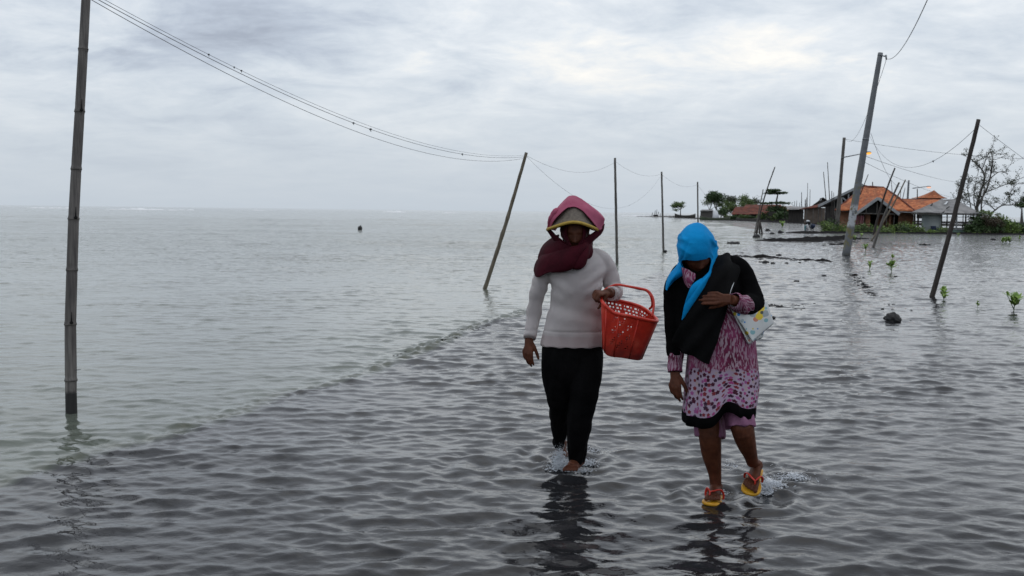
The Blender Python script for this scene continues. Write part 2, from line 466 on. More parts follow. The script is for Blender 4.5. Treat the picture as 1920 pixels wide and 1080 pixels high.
def bamboomat():
    m = bpy.data.materials.new("weathered_bamboo"); m.use_nodes = True; t = NT(m.node_tree); bs = t.n['Principled BSDF']
    tc = t.new('ShaderNodeTexCoord'); co = tc.outputs['Object']
    f = t.noise(t.mapping(co, (60, 60, 3)), 1.0, 6, 0.65)
    g = t.noise(co, 3.0, 4)
    c = t.ramp(f, [(0.3, (0.06, 0.052, 0.05)), (0.5, (0.145, 0.13, 0.12)), (0.72, (0.25, 0.225, 0.205))])
    c = t.mix(t.ramp(g, [(0.4, 0.0), (0.7, 0.5)]), c, (0.055, 0.048, 0.045))
    # soaked foot of the pole: a tide mark with a ragged edge
    sp = t.new('ShaderNodeSeparateXYZ'); t.link(co, sp.inputs[0])
    e = t.math('ADD', sp.outputs[2], t.math('MULTIPLY', t.noise(co, 30, 3), 0.05))
    wet = t.ramp(t.math('DIVIDE', e, 0.4), [(0.42, 1.0), (0.47, 0.0)])
    wet = t.math('MULTIPLY', wet, 0.9)
    c = t.mix(wet, c, (0.008, 0.008, 0.008))
    t.link(c, bs.inputs['Base Color']); bs.inputs['Roughness'].default_value = 0.65
    b = t.new('ShaderNodeBump'); b.inputs['Strength'].default_value = 0.5; b.inputs['Distance'].default_value = 0.004
    t.link(f, b.inputs['Height']); t.link(b.outputs[0], bs.inputs['Normal'])
    return m
M['bamboo'] = bamboomat()

def knitmat():
    m = bpy.data.materials.new("white_rib_knit"); m.use_nodes = True; t = NT(m.node_tree); bs = t.n['Principled BSDF']
    tc = t.new('ShaderNodeTexCoord'); co = tc.outputs['Object']
    n = t.noise(co, 5, 5, 0.6)
    c = t.ramp(n, [(0.3, (0.56, 0.50, 0.49)), (0.7, (0.70, 0.635, 0.62))])
    sp = t.new('ShaderNodeSeparateXYZ'); t.link(co, sp.inputs[0])
    hemf = t.ramp(sp.outputs[2], [(0.0, 1.0), (0.795, 1.0), (0.80, 0.0), (1.0, 0.0)])
    c = t.mix(t.math('MULTIPLY', hemf, 0.35), c, (0.50, 0.34, 0.33))
    t.link(c, bs.inputs['Base Color']); bs.inputs['Roughness'].default_value = 0.9; bs.inputs['Specular IOR Level'].default_value = 0.2
    bs.inputs['Sheen Weight'].default_value = 0.2
    wv = t.new('ShaderNodeTexWave'); wv.bands_direction = 'X'; wv.inputs['Scale'].default_value = 55; wv.inputs['Distortion'].default_value = 1.5
    t.link(co, wv.inputs['Vector'])
    w2 = t.new('ShaderNodeTexWave'); w2.bands_direction = 'Z'; w2.inputs['Scale'].default_value = 70; w2.inputs['Distortion'].default_value = 1.0
    t.link(co, w2.inputs['Vector'])
    h = t.math('ADD', wv.outputs['Fac'], t.math('MULTIPLY', w2.outputs['Fac'], 0.5))
    b = t.new('ShaderNodeBump'); b.inputs['Strength'].default_value = 0.9; b.inputs['Distance'].default_value = 0.003
    t.link(h, b.inputs['Height']); t.link(b.outputs[0], bs.inputs['Normal'])
    return m
M['knit'] = knitmat()

def dressmat(name, floral):
    """printed cloth: slanting zebra strokes above, small five-petalled flowers below the split height (world z)"""
    m = bpy.data.materials.new(name); m.use_nodes = True; t = NT(m.node_tree); bs = t.n['Principled BSDF']
    uv = t.new('ShaderNodeUVMap'); uv.uv_map = "uv"; U = uv.outputs[0]
    # strokes
    wob = t.noise(U, 14, 3, 0.6)
    mp = t.mapping(U, (85, 21, 1), (0, 0, 0), (0, 0, 0.30))
    v = t.new('ShaderNodeTexVoronoi'); v.feature = 'DISTANCE_TO_EDGE'; v.voronoi_dimensions = '2D'; v.inputs['Scale'].default_value = 1.0
    addv = t.vmath('ADD', mp, None); cmb = t.new('ShaderNodeCombineXYZ'); t.link(t.math('MULTIPLY', wob, 3.0), cmb.inputs[0]); t.link(cmb.outputs[0], addv.inputs[1])
    t.link(addv.outputs[0], v.inputs['Vector'])
    big = t.noise(U, 9, 3, 0.6)
    edge = t.ramp(t.noise(t.mapping(U, (125, 30, 1), (0, 0, 0), (0, 0, 0.42)), 1.0, 2, 0.5, 0.5), [(0.455, 1.0), (0.50, 0.0)])
    dark = t.ramp(big, [(0.35, (0.085, 0.010, 0.030)), (0.5, (0.17, 0.024, 0.070)), (0.68, (0.24, 0.045, 0.12))])
    pale = t.ramp(big, [(0.35, (0.42, 0.30, 0.35)), (0.6, (0.34, 0.20, 0.27))])
    zeb = t.mix(edge, dark, pale)
    colr = zeb
    if floral:
        v2 = t.new('ShaderNodeTexVoronoi'); v2.feature = 'F1'; v2.voronoi_dimensions = '2D'; v2.inputs['Scale'].default_value = 46.0; v2.inputs['Randomness'].default_value = 0.8
        t.link(U, v2.inputs['Vector'])
        scU = t.vmath('SCALE', U); scU.inputs['Scale'].default_value = 36.0
        dl = t.vmath('SUBTRACT', U, v2.outputs['Position'])
        s2 = t.new('ShaderNodeSeparateXYZ'); t.link(dl.outputs[0], s2.inputs[0])
        ang = t.math('ARCTAN2', s2.outputs[0], s2.outputs[1])
        pet = t.math('ADD', 0.62, t.math('MULTIPLY', t.math('POWER', t.math('ABSOLUTE', t.math('COSINE', t.math('MULTIPLY', ang, 2.5))), 0.6), 0.46))
        sc2 = t.new('ShaderNodeSeparateColor'); t.link(v2.outputs['Color'], sc2.inputs[0])
        rad = t.math('ADD', 0.30, t.math('MULTIPLY', sc2.outputs[1], 0.20))
        ins = t.math('LESS_THAN', t.math('DIVIDE', v2.outputs['Distance'], t.math('MULTIPLY', pet, rad)), 1.0)
        fc = t.ramp(sc2.outputs[0], [(0.0, (0.05, 0.006, 0.02)), (0.25, (0.16, 0.02, 0.03)), (0.45, (0.30, 0.05, 0.17)), (0.62, (0.035, 0.012, 0.03)), (0.78, (0.26, 0.07, 0.20)), (0.93, (0.36, 0.27, 0.28))], 'CONSTANT')
        fl = t.mix(ins, (0.35, 0.27, 0.35), fc)
        tc = t.new('ShaderNodeTexCoord'); s3 = t.new('ShaderNodeSeparateXYZ'); t.link(tc.outputs['Object'], s3.inputs[0])
        zf = t.math('ADD', s3.outputs[2], t.math('MULTIPLY', t.math('SUBTRACT', t.noise(U, 22, 2), 0.5), 0.07))
        selx = t.ramp(t.math('DIVIDE', zf, 1.5), [(FLSPLIT/1.5-0.002, 1.0), (FLSPLIT/1.5+0.002, 0.0)])
        colr = t.mix(selx, zeb, fl)
    t.link(colr, bs.inputs['Base Color']); bs.inputs['Roughness'].default_value = 0.8; bs.inputs['Specular IOR Level'].default_value = 0.25
    return m
FLSPLIT = 0.70
M['dress'] = dressmat("pink_print_dress_cloth", True)
M['cuff'] = dressmat("pink_zebra_cloth", False)

def bagmat():
    m = bpy.data.materials.new("white_bag_with_dots"); m.use_nodes = True; t = NT(m.node_tree); bs = t.n['Principled BSDF']
    uv = t.new('ShaderNodeUVMap'); uv.uv_map = "uv"; U = uv.outputs[0]
    v = t.new('ShaderNodeTexVoronoi'); v.voronoi_dimensions = '2D'; v.inputs['Scale'].default_value = 30.0; v.inputs['Randomness'].default_value = 0.8; t.link(U, v.inputs['Vector'])
    s = t.new('ShaderNodeSeparateColor'); t.link(v.outputs['Color'], s.inputs[0])
    r = t.math('MULTIPLY', t.math('SUBTRACT', s.outputs[1], 0.12), 0.46)
    ins = t.math('LESS_THAN', v.outputs['Distance'], r)
    fc = t.ramp(s.outputs[0], [(0.0, (0.02, 0.22, 0.55)), (0.2, (0.22, 0.42, 0.45)), (0.38, (0.60, 0.45, 0.03)), (0.5, (0.04, 0.09, 0.10)), (0.66, (0.35, 0.42, 0.45)), (0.85, (0.55, 0.20, 0.12))], 'CONSTANT')
    c = t.mix(ins, (0.62, 0.63, 0.62), fc)
    # the yellow and grey blooms printed near the corner
    for (cx, cy, rr, cc) in ((0.152, -0.045, 0.024, (0.72, 0.52, 0.02)), (0.182, -0.052, 0.020, (0.72, 0.52, 0.02)), (0.176, -0.090, 0.019, (0.72, 0.52, 0.02)), (0.205, -0.078, 0.017, (0.30, 0.34, 0.36)), (0.145, -0.080, 0.016, (0.33, 0.37, 0.38)), (0.188, -0.073, 0.009, (0.05, 0.06, 0.04))):
        dd = t.vmath('DISTANCE', U, (cx, cy, 0))
        nn = t.math('ADD', dd.outputs['Value'], t.math('MULTIPLY', t.math('SUBTRACT', t.noise(U, 60, 2), 0.5), 0.014))
        c = t.mix(t.math('LESS_THAN', nn, rr), c, cc)
    t.link(c, bs.inputs['Base Color']); bs.inputs['Roughness'].default_value = 0.55
    return m
M['bag'] = bagmat()

def basketmat():
    m = bpy.data.materials.new("red_basket_plastic"); m.use_nodes = True; t = NT(m.node_tree); bs = t.n['Principled BSDF']
    tc = t.new('ShaderNodeTexCoord'); co = tc.outputs['Object']
    n = t.noise(co, 14, 6, 0.7)
    c = t.ramp(n, [(0.3, (0.50, 0.022, 0.012)), (0.55, (0.68, 0.040, 0.018)), (0.75, (0.74, 0.10, 0.055))])
    sp = t.new('ShaderNodeSeparateXYZ'); t.link(co, sp.inputs[0])
    e = t.math('ADD', sp.outputs[2], t.math('MULTIPLY', t.noise(co, 16, 4, 0.6), 0.16))     # mud dried on the lower part
    c = t.mix(t.ramp(e, [(0.80, 0.80), (0.87, 0.30), (0.95, 0.0)]), c, (0.07, 0.010, 0.008))
    t.link(c, bs.inputs['Base Color']); bs.inputs['Roughness'].default_value = 0.42
    bs.inputs['Subsurface Weight'].default_value = 0.15; bs.inputs['Subsurface Radius'].default_value = (0.02, 0.004, 0.002)
    return m
M['basket'] = basketmat()
M['baskdark'] = mat("muddy_catch", (0.05, 0.01, 0.008), (0.10, 0.02, 0.015), 30, 0.6, 0.5, 80)

def foammat():
    m = bpy.data.materials.new("splash_foam"); m.use_nodes = True; t = NT(m.node_tree); bs = t.n['Principled BSDF']
    bs.inputs['Base Color'].default_value = (0.72, 0.75, 0.79, 1); bs.inputs['Roughness'].default_value = 0.25
    bs.inputs['Transmission Weight'].default_value = 0.15; bs.inputs['IOR'].default_value = 1.33
    return m
M['foam'] = foammat()
M['breaker'] = mat("whitewater", (0.80, 0.81, 0.81), (0.92, 0.92, 0.92), 0.2, 0.9)

def lampmat(name, c, st):
    m = bpy.data.materials.new(name); m.use_nodes = True; bs = m.node_tree.nodes['Principled BSDF']
    bs.inputs['Base Color'].default_value = col4(c); bs.inputs['Emission Color'].default_value = col4(c); bs.inputs['Emission Strength'].default_value = st
    return m
M['lamp'] = lampmat("lit_sodium_lamp", (1.0, 0.42, 0.06), 1.3)
M['lamppink'] = lampmat("lit_pale_lamp", (1.0, 0.55, 0.38), 0.9)
# ------------------------------------------------------------------ ground, water
rng = np.random.default_rng(7)
FOOT1 = G(1082, 881); FOOT1B = G(1052, 852); FOOT2 = G(1336, 930); FOOT2B = G(1412, 935)

def fftband(N, L, lmin, lmax, slope, p, seed, ang0=0.0, spread=4.0):
    r = np.random.default_rng(seed)
    k1 = np.fft.fftfreq(N, d=L/N)*2*np.pi
    KX, KY = np.meshgrid(k1, k1)
    K = np.hypot(KX, KY); K[0, 0] = 1e9
    lam = 2*np.pi/K
    A = K**(-p)
    A *= 1/(1+np.exp(-(lam-lmin)/(lmin*0.12)))*1/(1+np.exp((lam-lmax)/(lmax*0.15)))
    A[0, 0] = 0
    th = np.arctan2(KX, -KY)-ang0
    A *= (0.06+np.abs(np.cos(th))**spread)
    S = A*(r.normal(size=K.shape)+1j*r.normal(size=K.shape))
    K[0, 0] = 1
    h = np.fft.ifft2(S).real
    sx = np.fft.ifft2(1j*KX*S).real; sy = np.fft.ifft2(1j*KY*S).real
    dx = np.fft.ifft2(1j*KX/K*S).real; dy = np.fft.ifft2(1j*KY/K*S).real
    g = slope/np.sqrt((sx**2+sy**2).mean())
    return (h*g, dx*g, dy*g, L, N)
def sample(b, X, Y, rot=0.0):
    h, dx, dy, L, N = b
    c, s_ = math.cos(rot), math.sin(rot)
    u = (X*c-Y*s_)/L*N; v = (X*s_+Y*c)/L*N
    iu = np.floor(u).astype(np.int64); iv = np.floor(v).astype(np.int64); fu = u-iu; fv = v-iv
    iu %= N; iv %= N; iu1 = (iu+1) % N; iv1 = (iv+1) % N
    o = []
    for a in (h, dx, dy):
        o.append(a[iv, iu]*(1-fu)*(1-fv)+a[iv, iu1]*fu*(1-fv)+a[iv1, iu]*(1-fu)*fv+a[iv1, iu1]*fu*fv)
    return o[0], c*o[1]+s_*o[2], -s_*o[1]+c*o[2]
def smooth01(x, a, b):
    t = np.clip((x-a)/(b-a), 0, 1); return t*t*(3-2*t)

# edge between the deep sea on the left and the flooded track: traced once, then a fixed line on the ground
EDGE = [G(px, py) for px, py in ((-500, 1080), (0, 905), (150, 862), (330, 812), (500, 752), (640, 716), (760, 668), (870, 624), (980, 586), (1100, 548), (1230, 512), (1340, 482), (1400, 462), (1440, 440))]
EX = np.array([p.x for p in EDGE]); EY = np.array([p.y for p in EDGE])
EX = np.concatenate([[EX[0]-30], EX, [EX[-1]+20]]); EY = np.concatenate([[EY[0]-4], EY, [EY[-1]+120]])
def shallow(X, Y):
    ex = np.interp(Y, EY, EX)
    sl = np.gradient(EX, EY); s_ = np.interp(Y, EY, sl)
    return (X-ex)/np.sqrt(1+s_**2)          # signed distance, + on the track side

def bankheight(X, Y):
    """banks of grey mud and shingle that stand above the water, and the village ground"""
    P = np.stack([X, Y, np.zeros_like(X)], 1)
    n = vnoise(P, 0.9, 3, 4); n2 = vnoise(P, 5.0, 5, 3); n3 = vnoise(P*np.array([1, .4, 1]), 0.35, 9, 3)
    H = np.full(X.shape, -0.35)
    def bank(a, b, wid, top, ns):
        nonlocal H
        a = np.array(a[:2]); b = np.array(b[:2]); d = b-a; L2 = d@d
        t = np.clip(((X-a[0])*d[0]+(Y-a[1])*d[1])/L2, 0, 1)
        q = np.hypot(X-a[0]-t*d[0], Y-a[1]-t*d[1])/(wid*(1+0.0*t))
        e = np.exp(-q*q)
        H = np.maximum(H, -0.35+(0.35+top)*e+ns*n*e+0.9*ns*n2*e)
    # far spit where the loaded bicycle stands, and its tongue
    bank(G(1485, 452), G(1590, 447), 3.0, 0.11, 0.14)
    bank(G(1505, 437), G(1620, 436), 3.2, 0.10, 0.10)
    bank(G(1458, 449), G(1500, 448), 1.4, 0.04, 0.10)
    # middle thin bank
    bank(G(1385, 481), G(1460, 484), 0.75, 0.035, 0.10)
    bank(G(1450, 484), G(1548, 490), 0.55, 0.05, 0.11)
    bank(G(1545, 460), G(1590, 456), 1.0, 0.02, 0.10)
    # rubble strip running from the concrete post towards the camera
    bank(G(1602, 515), G(1640, 555), 0.30, -0.005, 0.07)
    bank(G(1430, 573), G(1490, 578), 0.30, -0.035, 0.11)
    bank(G(1440, 512), G(1530, 503), 0.5, -0.06, 0.12)
    # village land
    vx0, vx1, vy0 = V(1545, 430, 86).x, V(1905, 430, 86).x, 84.0
    m = smooth01(X-vx0*Y/86.0, -2, 1)*smooth01(Y+n3*1.5, vy0-1.0, vy0+1.2)*(1-smooth01(Y, 118, 130))*(1-smooth01(X, vx1+20, vx1+30))
    # left village (farther) and the land behind it
    m2 = smooth01(X+n3*4, V(1310, 410, 240).x-2, V(1310, 410, 240).x+6)*smooth01(Y+n3*5, 232-0.0, 240)*(1-smooth01(Y, 300, 340))*(1-smooth01(X, 110, 140))
    m3 = smooth01(X, V(1490, 410, 160).x-3, V(1490, 410, 160).x+2)*smooth01(Y+n3*3, 150, 158)*(1-smooth01(Y, 230, 240))*(1-smooth01(X, 78, 84))
    H = np.maximum(H, -0.35+0.47*np.maximum(m, np.maximum(m2, m3)) + 0.03*n)
    m4 = smooth01(X+n3*6, 88, 96)*smooth01(Y+n3*6, 205, 212)*(1-smooth01(Y, 250, 262))
    H = np.maximum(H, -0.35+0.55*m4)
    return H

def fan(y0, ratio, y1, cols, off=1.5, far_ratio=1.04, yfar=20000.0):
    ys = [y0]
    while ys[-1] < y1: ys.append(ys[-1]*ratio)
    while ys[-1] < yfar: ys.append(ys[-1]*far_ratio)
    ys = np.array(ys)
    t = np.concatenate([[-14, -6, -3, -1.6, -0.9], cols, [0.9, 1.6, 3, 6, 14]])
    Yg, T = np.meshgrid(ys, t, indexing='ij')
    return (Yg+off)*T, Yg, T
def gridmesh(name, X, Y, Z, mat_, attrs=None):
    nr, nc = X.shape
    me = bpy.data.meshes.new(name)
    base = nr*nc
    extra = np.array([[-20000, -3000, 0], [20000, -3000, 0], [20000, Y[0, 0]+0.01, 0], [-20000, Y[0, 0]+0.01, 0]], dtype=np.float32)
    extra[:, 2] = Z.mean() if name == 'ground' else 0
    co = np.concatenate([np.stack([X, Y, Z], -1).reshape(-1, 3).astype(np.float32), extra])
    me.vertices.add(base+4); me.vertices.foreach_set('co', co.ravel())
    i = np.arange(nr-1)[:, None]*nc+np.arange(nc-1)[None, :]
    q = np.stack([i, i+1, i+nc+1, i+nc], -1).reshape(-1, 4)
    q = np.concatenate([q, [[base, base+1, base+2, base+3]]]).astype(np.int32)
    me.loops.add(q.size); me.loops.foreach_set('vertex_index', q.ravel())
    me.polygons.add(len(q)); me.polygons.foreach_set('loop_start', np.arange(len(q), dtype=np.int32)*4)
    me.polygons.foreach_set('use_smooth', np.ones(len(q), dtype=bool))
    me.update(calc_edges=True)
    for nme, arr in (attrs or {}).items():
        a = me.attributes.new(nme, 'FLOAT', 'POINT')
        a.data.foreach_set('value', np.concatenate([arr.ravel(), np.zeros(4)]).astype(np.float32))
    me.materials.append(mat_)
    o = bpy.data.objects.new(name, me); COL.objects.link(o)
    return o

def watermat():
    m = bpy.data.materials.new("sea_water"); m.use_nodes = True; t = NT(m.node_tree); bs = t.n['Principled BSDF']
    tc = t.new('ShaderNodeTexCoord'); co = tc.outputs['Object']
    at = t.new('ShaderNodeAttribute'); at.attribute_name = 'track'
    fo = t.new('ShaderNodeAttribute'); fo.attribute_name = 'foam'
    n = t.noise(t.mapping(co, (1, 1.0, 1)), 0.7, 5, 0.6)
    n2 = t.noise(t.mapping(co, (1, 1.0, 1)), 6.0, 4, 0.6)
    deep = t.ramp(n, [(0.3, (0.095, 0.108, 0.088)), (0.7, (0.130, 0.145, 0.116))])
    shal = t.ramp(n2, [(0.3, (0.014, 0.014, 0.0155)), (0.55, (0.022, 0.022, 0.024)), (0.75, (0.040, 0.038, 0.036))])
    f = t.math('ADD', at.outputs['Fac'], t.math('MULTIPLY', t.math('SUBTRACT', n2, 0.5), 0.35))
    sm = t.ramp(f, [(0.25, 0.0), (0.75, 1.0)])
    # band of olive, sand-stirred water where the bottom comes up
    ol = t.ramp(at.outputs['Fac'], [(0.0, 0.0), (0.22, 0.75), (0.5, 0.0)])
    base = t.mix(sm, deep, shal)
    base = t.mix(ol, base, (0.060, 0.064, 0.038))
    fn = t.noise(co, 70, 5, 0.7)
    fm = t.math('MULTIPLY', t.math('GREATER_THAN', t.math('ADD', fo.outputs['Fac'], fn), 1.03), 1.0)
    base = t.mix(fm, base, (0.62, 0.64, 0.66))
    t.link(base, bs.inputs['Base Color'])
    rr = t.math('ADD', 0.045, t.math('MULTIPLY', fm, 0.5)); t.link(rr, bs.inputs['Roughness'])
    bs.inputs['IOR'].default_value = 1.333
    fine = t.noise(t.mapping(co, (11, 17, 1)), 1.0, 4, 0.6, 0.3)
    mid = t.noise(t.mapping(co, (2.2, 4.6, 1)), 1.0, 4, 0.55, 0.2)
    big = t.noise(t.mapping(co, (0.45, 1.1, 1)), 1.0, 3, 0.5)
    b1 = t.new('ShaderNodeBump'); b1.inputs['Strength'].default_value = 1.0; b1.inputs['Distance'].default_value = 0.004; t.link(fine, b1.inputs['Height'])
    fa = t.new('ShaderNodeAttribute'); fa.attribute_name = 'farw'
    b2 = t.new('ShaderNodeBump'); b2.inputs['Distance'].default_value = 0.12; t.link(mid, b2.inputs['Height'])
    t.link(t.math('MULTIPLY', fa.outputs['Fac'], 1.0), b2.inputs['Strength'])
    b3 = t.new('ShaderNodeBump'); b3.inputs['Distance'].default_value = 0.08; t.link(big, b3.inputs['Height'])
    t.link(fa.outputs['Fac'], b3.inputs['Strength'])
    t.link(b1.outputs[0], b2.inputs['Normal']); t.link(b2.outputs[0], b3.inputs['Normal']); t.link(b3.outputs[0], bs.inputs['Normal'])
    return m

X, Y, T = fan(0.9, 1.0036, 160, np.linspace(-0.62, 0.62, 940))
Xf, Yf = X.ravel(), Y.ravel()
Z = np.zeros_like(Xf); DX = np.zeros_like(Xf); DY = np.zeros_like(Xf)
core = 1-smooth01(np.abs(T.ravel()), 0.60, 0.62)
sd = shallow(Xf, Yf)
trk = smooth01(sd+0.30*vnoise(np.stack([Xf, Yf, Xf*0], 1), 0.9, 2, 3), -0.008*Yf-0.12, 0.012*Yf+0.14)
bands = [(fftband(2048, 7.3, 0.045, 0.14, 0.075, 1.6, 1, 0.10, 1.8), 7, 22, 0.21, 0.85, 1.15),
         (fftband(2048, 11.9, 0.10, 0.42, 0.108, 1.75, 2, -0.12, 2.2), 30, 80, -0.13, 0.80, 1.2),
         (fftband(1024, 41.0, 0.4, 1.4, 0.033, 2.1, 3, 0.12, 2.6), 120, 350, 0.05, 0.7, 0.75),
         (fftband(512, 190.0, 4.0, 16.0, 0.020, 2.2, 4, 0.0, 5.0), 500, 1500, 0.0, 1.0, 0.15)]
gust = 1.0+0.75*vnoise(np.stack([Xf, Yf*0.7, Xf*0], 1), 0.75, 21, 3)
for b, f0, f1, rot, ad, ash in bands:
    h_, a_, c_ = sample(b, Xf, Yf, rot)
    k = core*(1-smooth01(Yf, f0, f1))*(ad+(ash-ad)*trk)*gust
    if b[3] > 100: k = k*smooth01(Yf, 8, 45)      # the long swell dies out in the shallows near the track
    h_ *= k; a_ *= k; c_ *= k
    Z += h_; DX += 0.9*a_; DY += 0.9*c_
# calmer sheet of water inside the village lagoon on the far right
foam = np.zeros_like(Xf)
# short steep chop where the sea runs onto the edge of the drowned track
_ya, _yb = G(690, 662).y, G(985, 588).y
Z += 0.022*np.exp(-((sd+0.02)/0.14)**2)*smooth01(Yf, 4.5, 6.5)*(1-smooth01(Yf, _ya, _ya+1.5))*vnoise(np.stack([Xf, Yf*1.4, Xf*0], 1), 10.0, 57, 3)
eb = np.exp(-((sd+0.05)/0.16)**2)*smooth01(Yf, _ya-.6, _ya+.8)*(1-smooth01(Yf, _yb, _yb+2.0))
Z += 0.055*eb*vnoise(np.stack([Xf, Yf*1.3, Xf*0], 1), 9.0, 51, 3)
Z += 0.012*np.exp(-((sd+0.3)/0.5)**2)*smooth01(Yf, 3, 4)*(1-smooth01(Yf, 14, 20))*vnoise(np.stack([Xf*.7, Yf*1.4, Xf*0], 1), 5.0, 52, 3)
def ring(c, amp, r0, wid, lam, a0=None, a1=None, ax=1.0):
    global Z
    rx, ry = (Xf-c.x)/ax, Yf-c.y
    r_ = np.hypot(rx, ry)
    mod = 0.6+0.5*vnoise(np.stack([Xf, Yf, Xf*0], 1), 5.0, 31, 2)
    g_ = np.exp(-((r_-r0)/wid)**2)*np.cos(2*np.pi*(r_-r0)/lam)*amp*mod
    if a0 is not None:
        an = np.degrees(np.arctan2(ry, rx)) % 360
        g_ *= smooth01(an, a0-25, a0+15)*(1-smooth01(an, a1-15, a1+25))
    Z += g_
ring(FOOT1, 0.014, 0.20, 0.22, 0.16)
ring(FOOT1, 0.020, 0.62, 0.16, 0.30, 10, 80, 1.4)
ring(FOOT1B, 0.012, 0.16, 0.15, 0.14)
ring(FOOT1, 0.012, 0.55, 0.18, 0.2, 150, 230, 1.2)
ring(FOOT2, 0.010, 0.18, 0.16, 0.13)
ring(FOOT2B, 0.020, 0.22, 0.16, 0.17)
ring(FOOT2B, 0.014, 0.42, 0.14, 0.2, 0, 110, 1.2)
ring(FOOT2, 0.010, 0.5, 0.2, 0.22, 120, 260, 1.3)
for c, rx_, ry_, am in ((G(1050, 874), .06, .07, .62), (G(1105, 868), .10, .10, .50), (G(1120, 838), .18, .16, .34), (G(965, 880), .18, .10, .36), (G(1000, 862), .14, .1, .33),
                    (G(1450, 905), .09, .12, .66), (G(1490, 892), .14, .17, .55), (G(1370, 872), .10, .16, .46), (G(1330, 925), .14, .09, .40), (G(1455, 872), .2, .14, .40), (G(1440, 925), .05, .05, .5), (G(1425, 810), .12, .2, .28), (G(1510, 800), .08, .2, .25)):
    foam = np.maximum(foam, am*np.exp(-((Xf-c.x)/rx_)**2-((Yf-c.y)/ry_)**2))
    rough_ = vnoise(np.stack([Xf, Yf, Xf*0], 1), 24.0, 41, 2)*np.exp(-((Xf-c.x)/(rx_*1.3))**2-((Yf-c.y)/(ry_*1.3))**2)
    Z += 0.020*am*rough_
foam[foam < 0.02] = 0
farw = smooth01(Yf, 6, 45)*0.85
water = gridmesh("water", (Xf+DX).reshape(X.shape), (Yf+DY).reshape(X.shape), Z.reshape(X.shape), watermat(),
                 {'track': trk, 'foam': foam, 'farw': farw})
tag(water, kind='structure')
del X, Y, T, DX, DY, gust, core, bands

def groundmat():
    m = bpy.data.materials.new("dark_mud"); m.use_nodes = True; t = NT(m.node_tree); bs = t.n['Principled BSDF']
    tc = t.new('ShaderNodeTexCoord'); co = tc.outputs['Object']
    n = t.noise(co, 2.0, 8, 0.75); n2 = t.noise(co, 12, 6, 0.8)
    c = t.ramp(n, [(0.3, (0.010, 0.0095, 0.0095)), (0.55, (0.024, 0.022, 0.022)), (0.72, (0.042, 0.039, 0.037))])
    c = t.mix(t.ramp(n2, [(0.4, 0.0), (0.62, 0.6)]), c, (0.016, 0.015, 0.015))
    t.link(c, bs.inputs['Base Color']); bs.inputs['Roughness'].default_value = 1.0; bs.inputs['Specular IOR Level'].default_value = 0.03
    b = t.new('ShaderNodeBump'); b.inputs['Strength'].default_value = 0.8; b.inputs['Distance'].default_value = 0.05
    t.link(n2, b.inputs['Height']); t.link(b.outputs[0], bs.inputs['Normal'])
    return m
Xg, Yg, Tg = fan(1.0, 1.0055, 150, np.linspace(-0.05, 0.62, 620), far_ratio=1.02)
Zg = bankheight(Xg.ravel(), Yg.ravel()).reshape(Xg.shape)
Zg[0, :] = -0.35
ground = gridmesh("ground", Xg, Yg, Zg, groundmat())
tag(ground, kind='structure')

# breaking waves far out: low irregular ridges of white water
def breaker(px0, px1, dist, hgt, seed, label):
    r = random.Random(seed); a = V(px0, 390, dist); b = V(px1, 390, dist); n = 60; rows = [[], [], [], []]
    P = [(a.x+(b.x-a.x)*i/(n-1)) for i in range(n)]
    ph = [r.uniform(0, 6) for _ in range(5)]
    for i, x in enumerate(P):
        e = math.sin(math.pi*i/(n-1))**0.5
        s_ = sum(math.sin(x*k+p_) for k, p_ in zip((0.05, 0.13, 0.31, 0.7, 1.3), ph))/5
        h_ = max(0.04, hgt*e*(0.55+0.8*s_)); y = dist+6*math.sin(x*0.02+ph[0])
        for j, (dy, q) in enumerate(((-1.8, -0.25), (-0.6, 0.75), (0.5, 1.0), (2.5, -0.25))):
            rows[j].append(Vector((x, y+dy*(0.5+e), h_*q if q > 0 else -0.25)))
    o = MB().grid(rows).build("breaking_wave", M['breaker'])
    tag(o, label, "wave", "white breakers near the horizon")
breaker(40, 150, 560, 0.55, 1, "leftmost long thin white breaker at the left edge of the horizon")
breaker(185, 330, 470, 0.75, 2, "largest bright white breaker just right of the near bamboo pole")
breaker(330, 372, 520, 0.5, 3, "short white breaker between the two longer ones left of centre")
breaker(468, 515, 640, 0.4, 4, "faint small white breaker farther out")
breaker(715, 760, 600, 0.6, 5, "small white breaker above the floating buoy")
breaker(828, 858, 560, 0.4, 6, "tiny white breaker left of the leaning bamboo pole")
breaker(1163, 1235, 420, 0.4, 7, "white breaker behind the upright poles right of the hat")
# ------------------------------------------------------------------ poles and wires
R = random.Random(5)
def rod(name, label, pts, radii, mat_, cat="pole", group=None, n=10, sub=6, jitter=0.0, seed=0, parent=None):
    r = random.Random(seed)
    P, Q = catmull(pts, radii, sub)
    if jitter:
        P = [p+Vector((r.uniform(-1, 1)*jitter, r.uniform(-1, 1)*jitter, 0)) for p in P]
        Q = [q*r.uniform(0.93, 1.07) for q in Q]
    o = MB().tube(P, Q, n).build(name, mat_, parent)
    return tag(o, label, cat, group) if parent is None else o

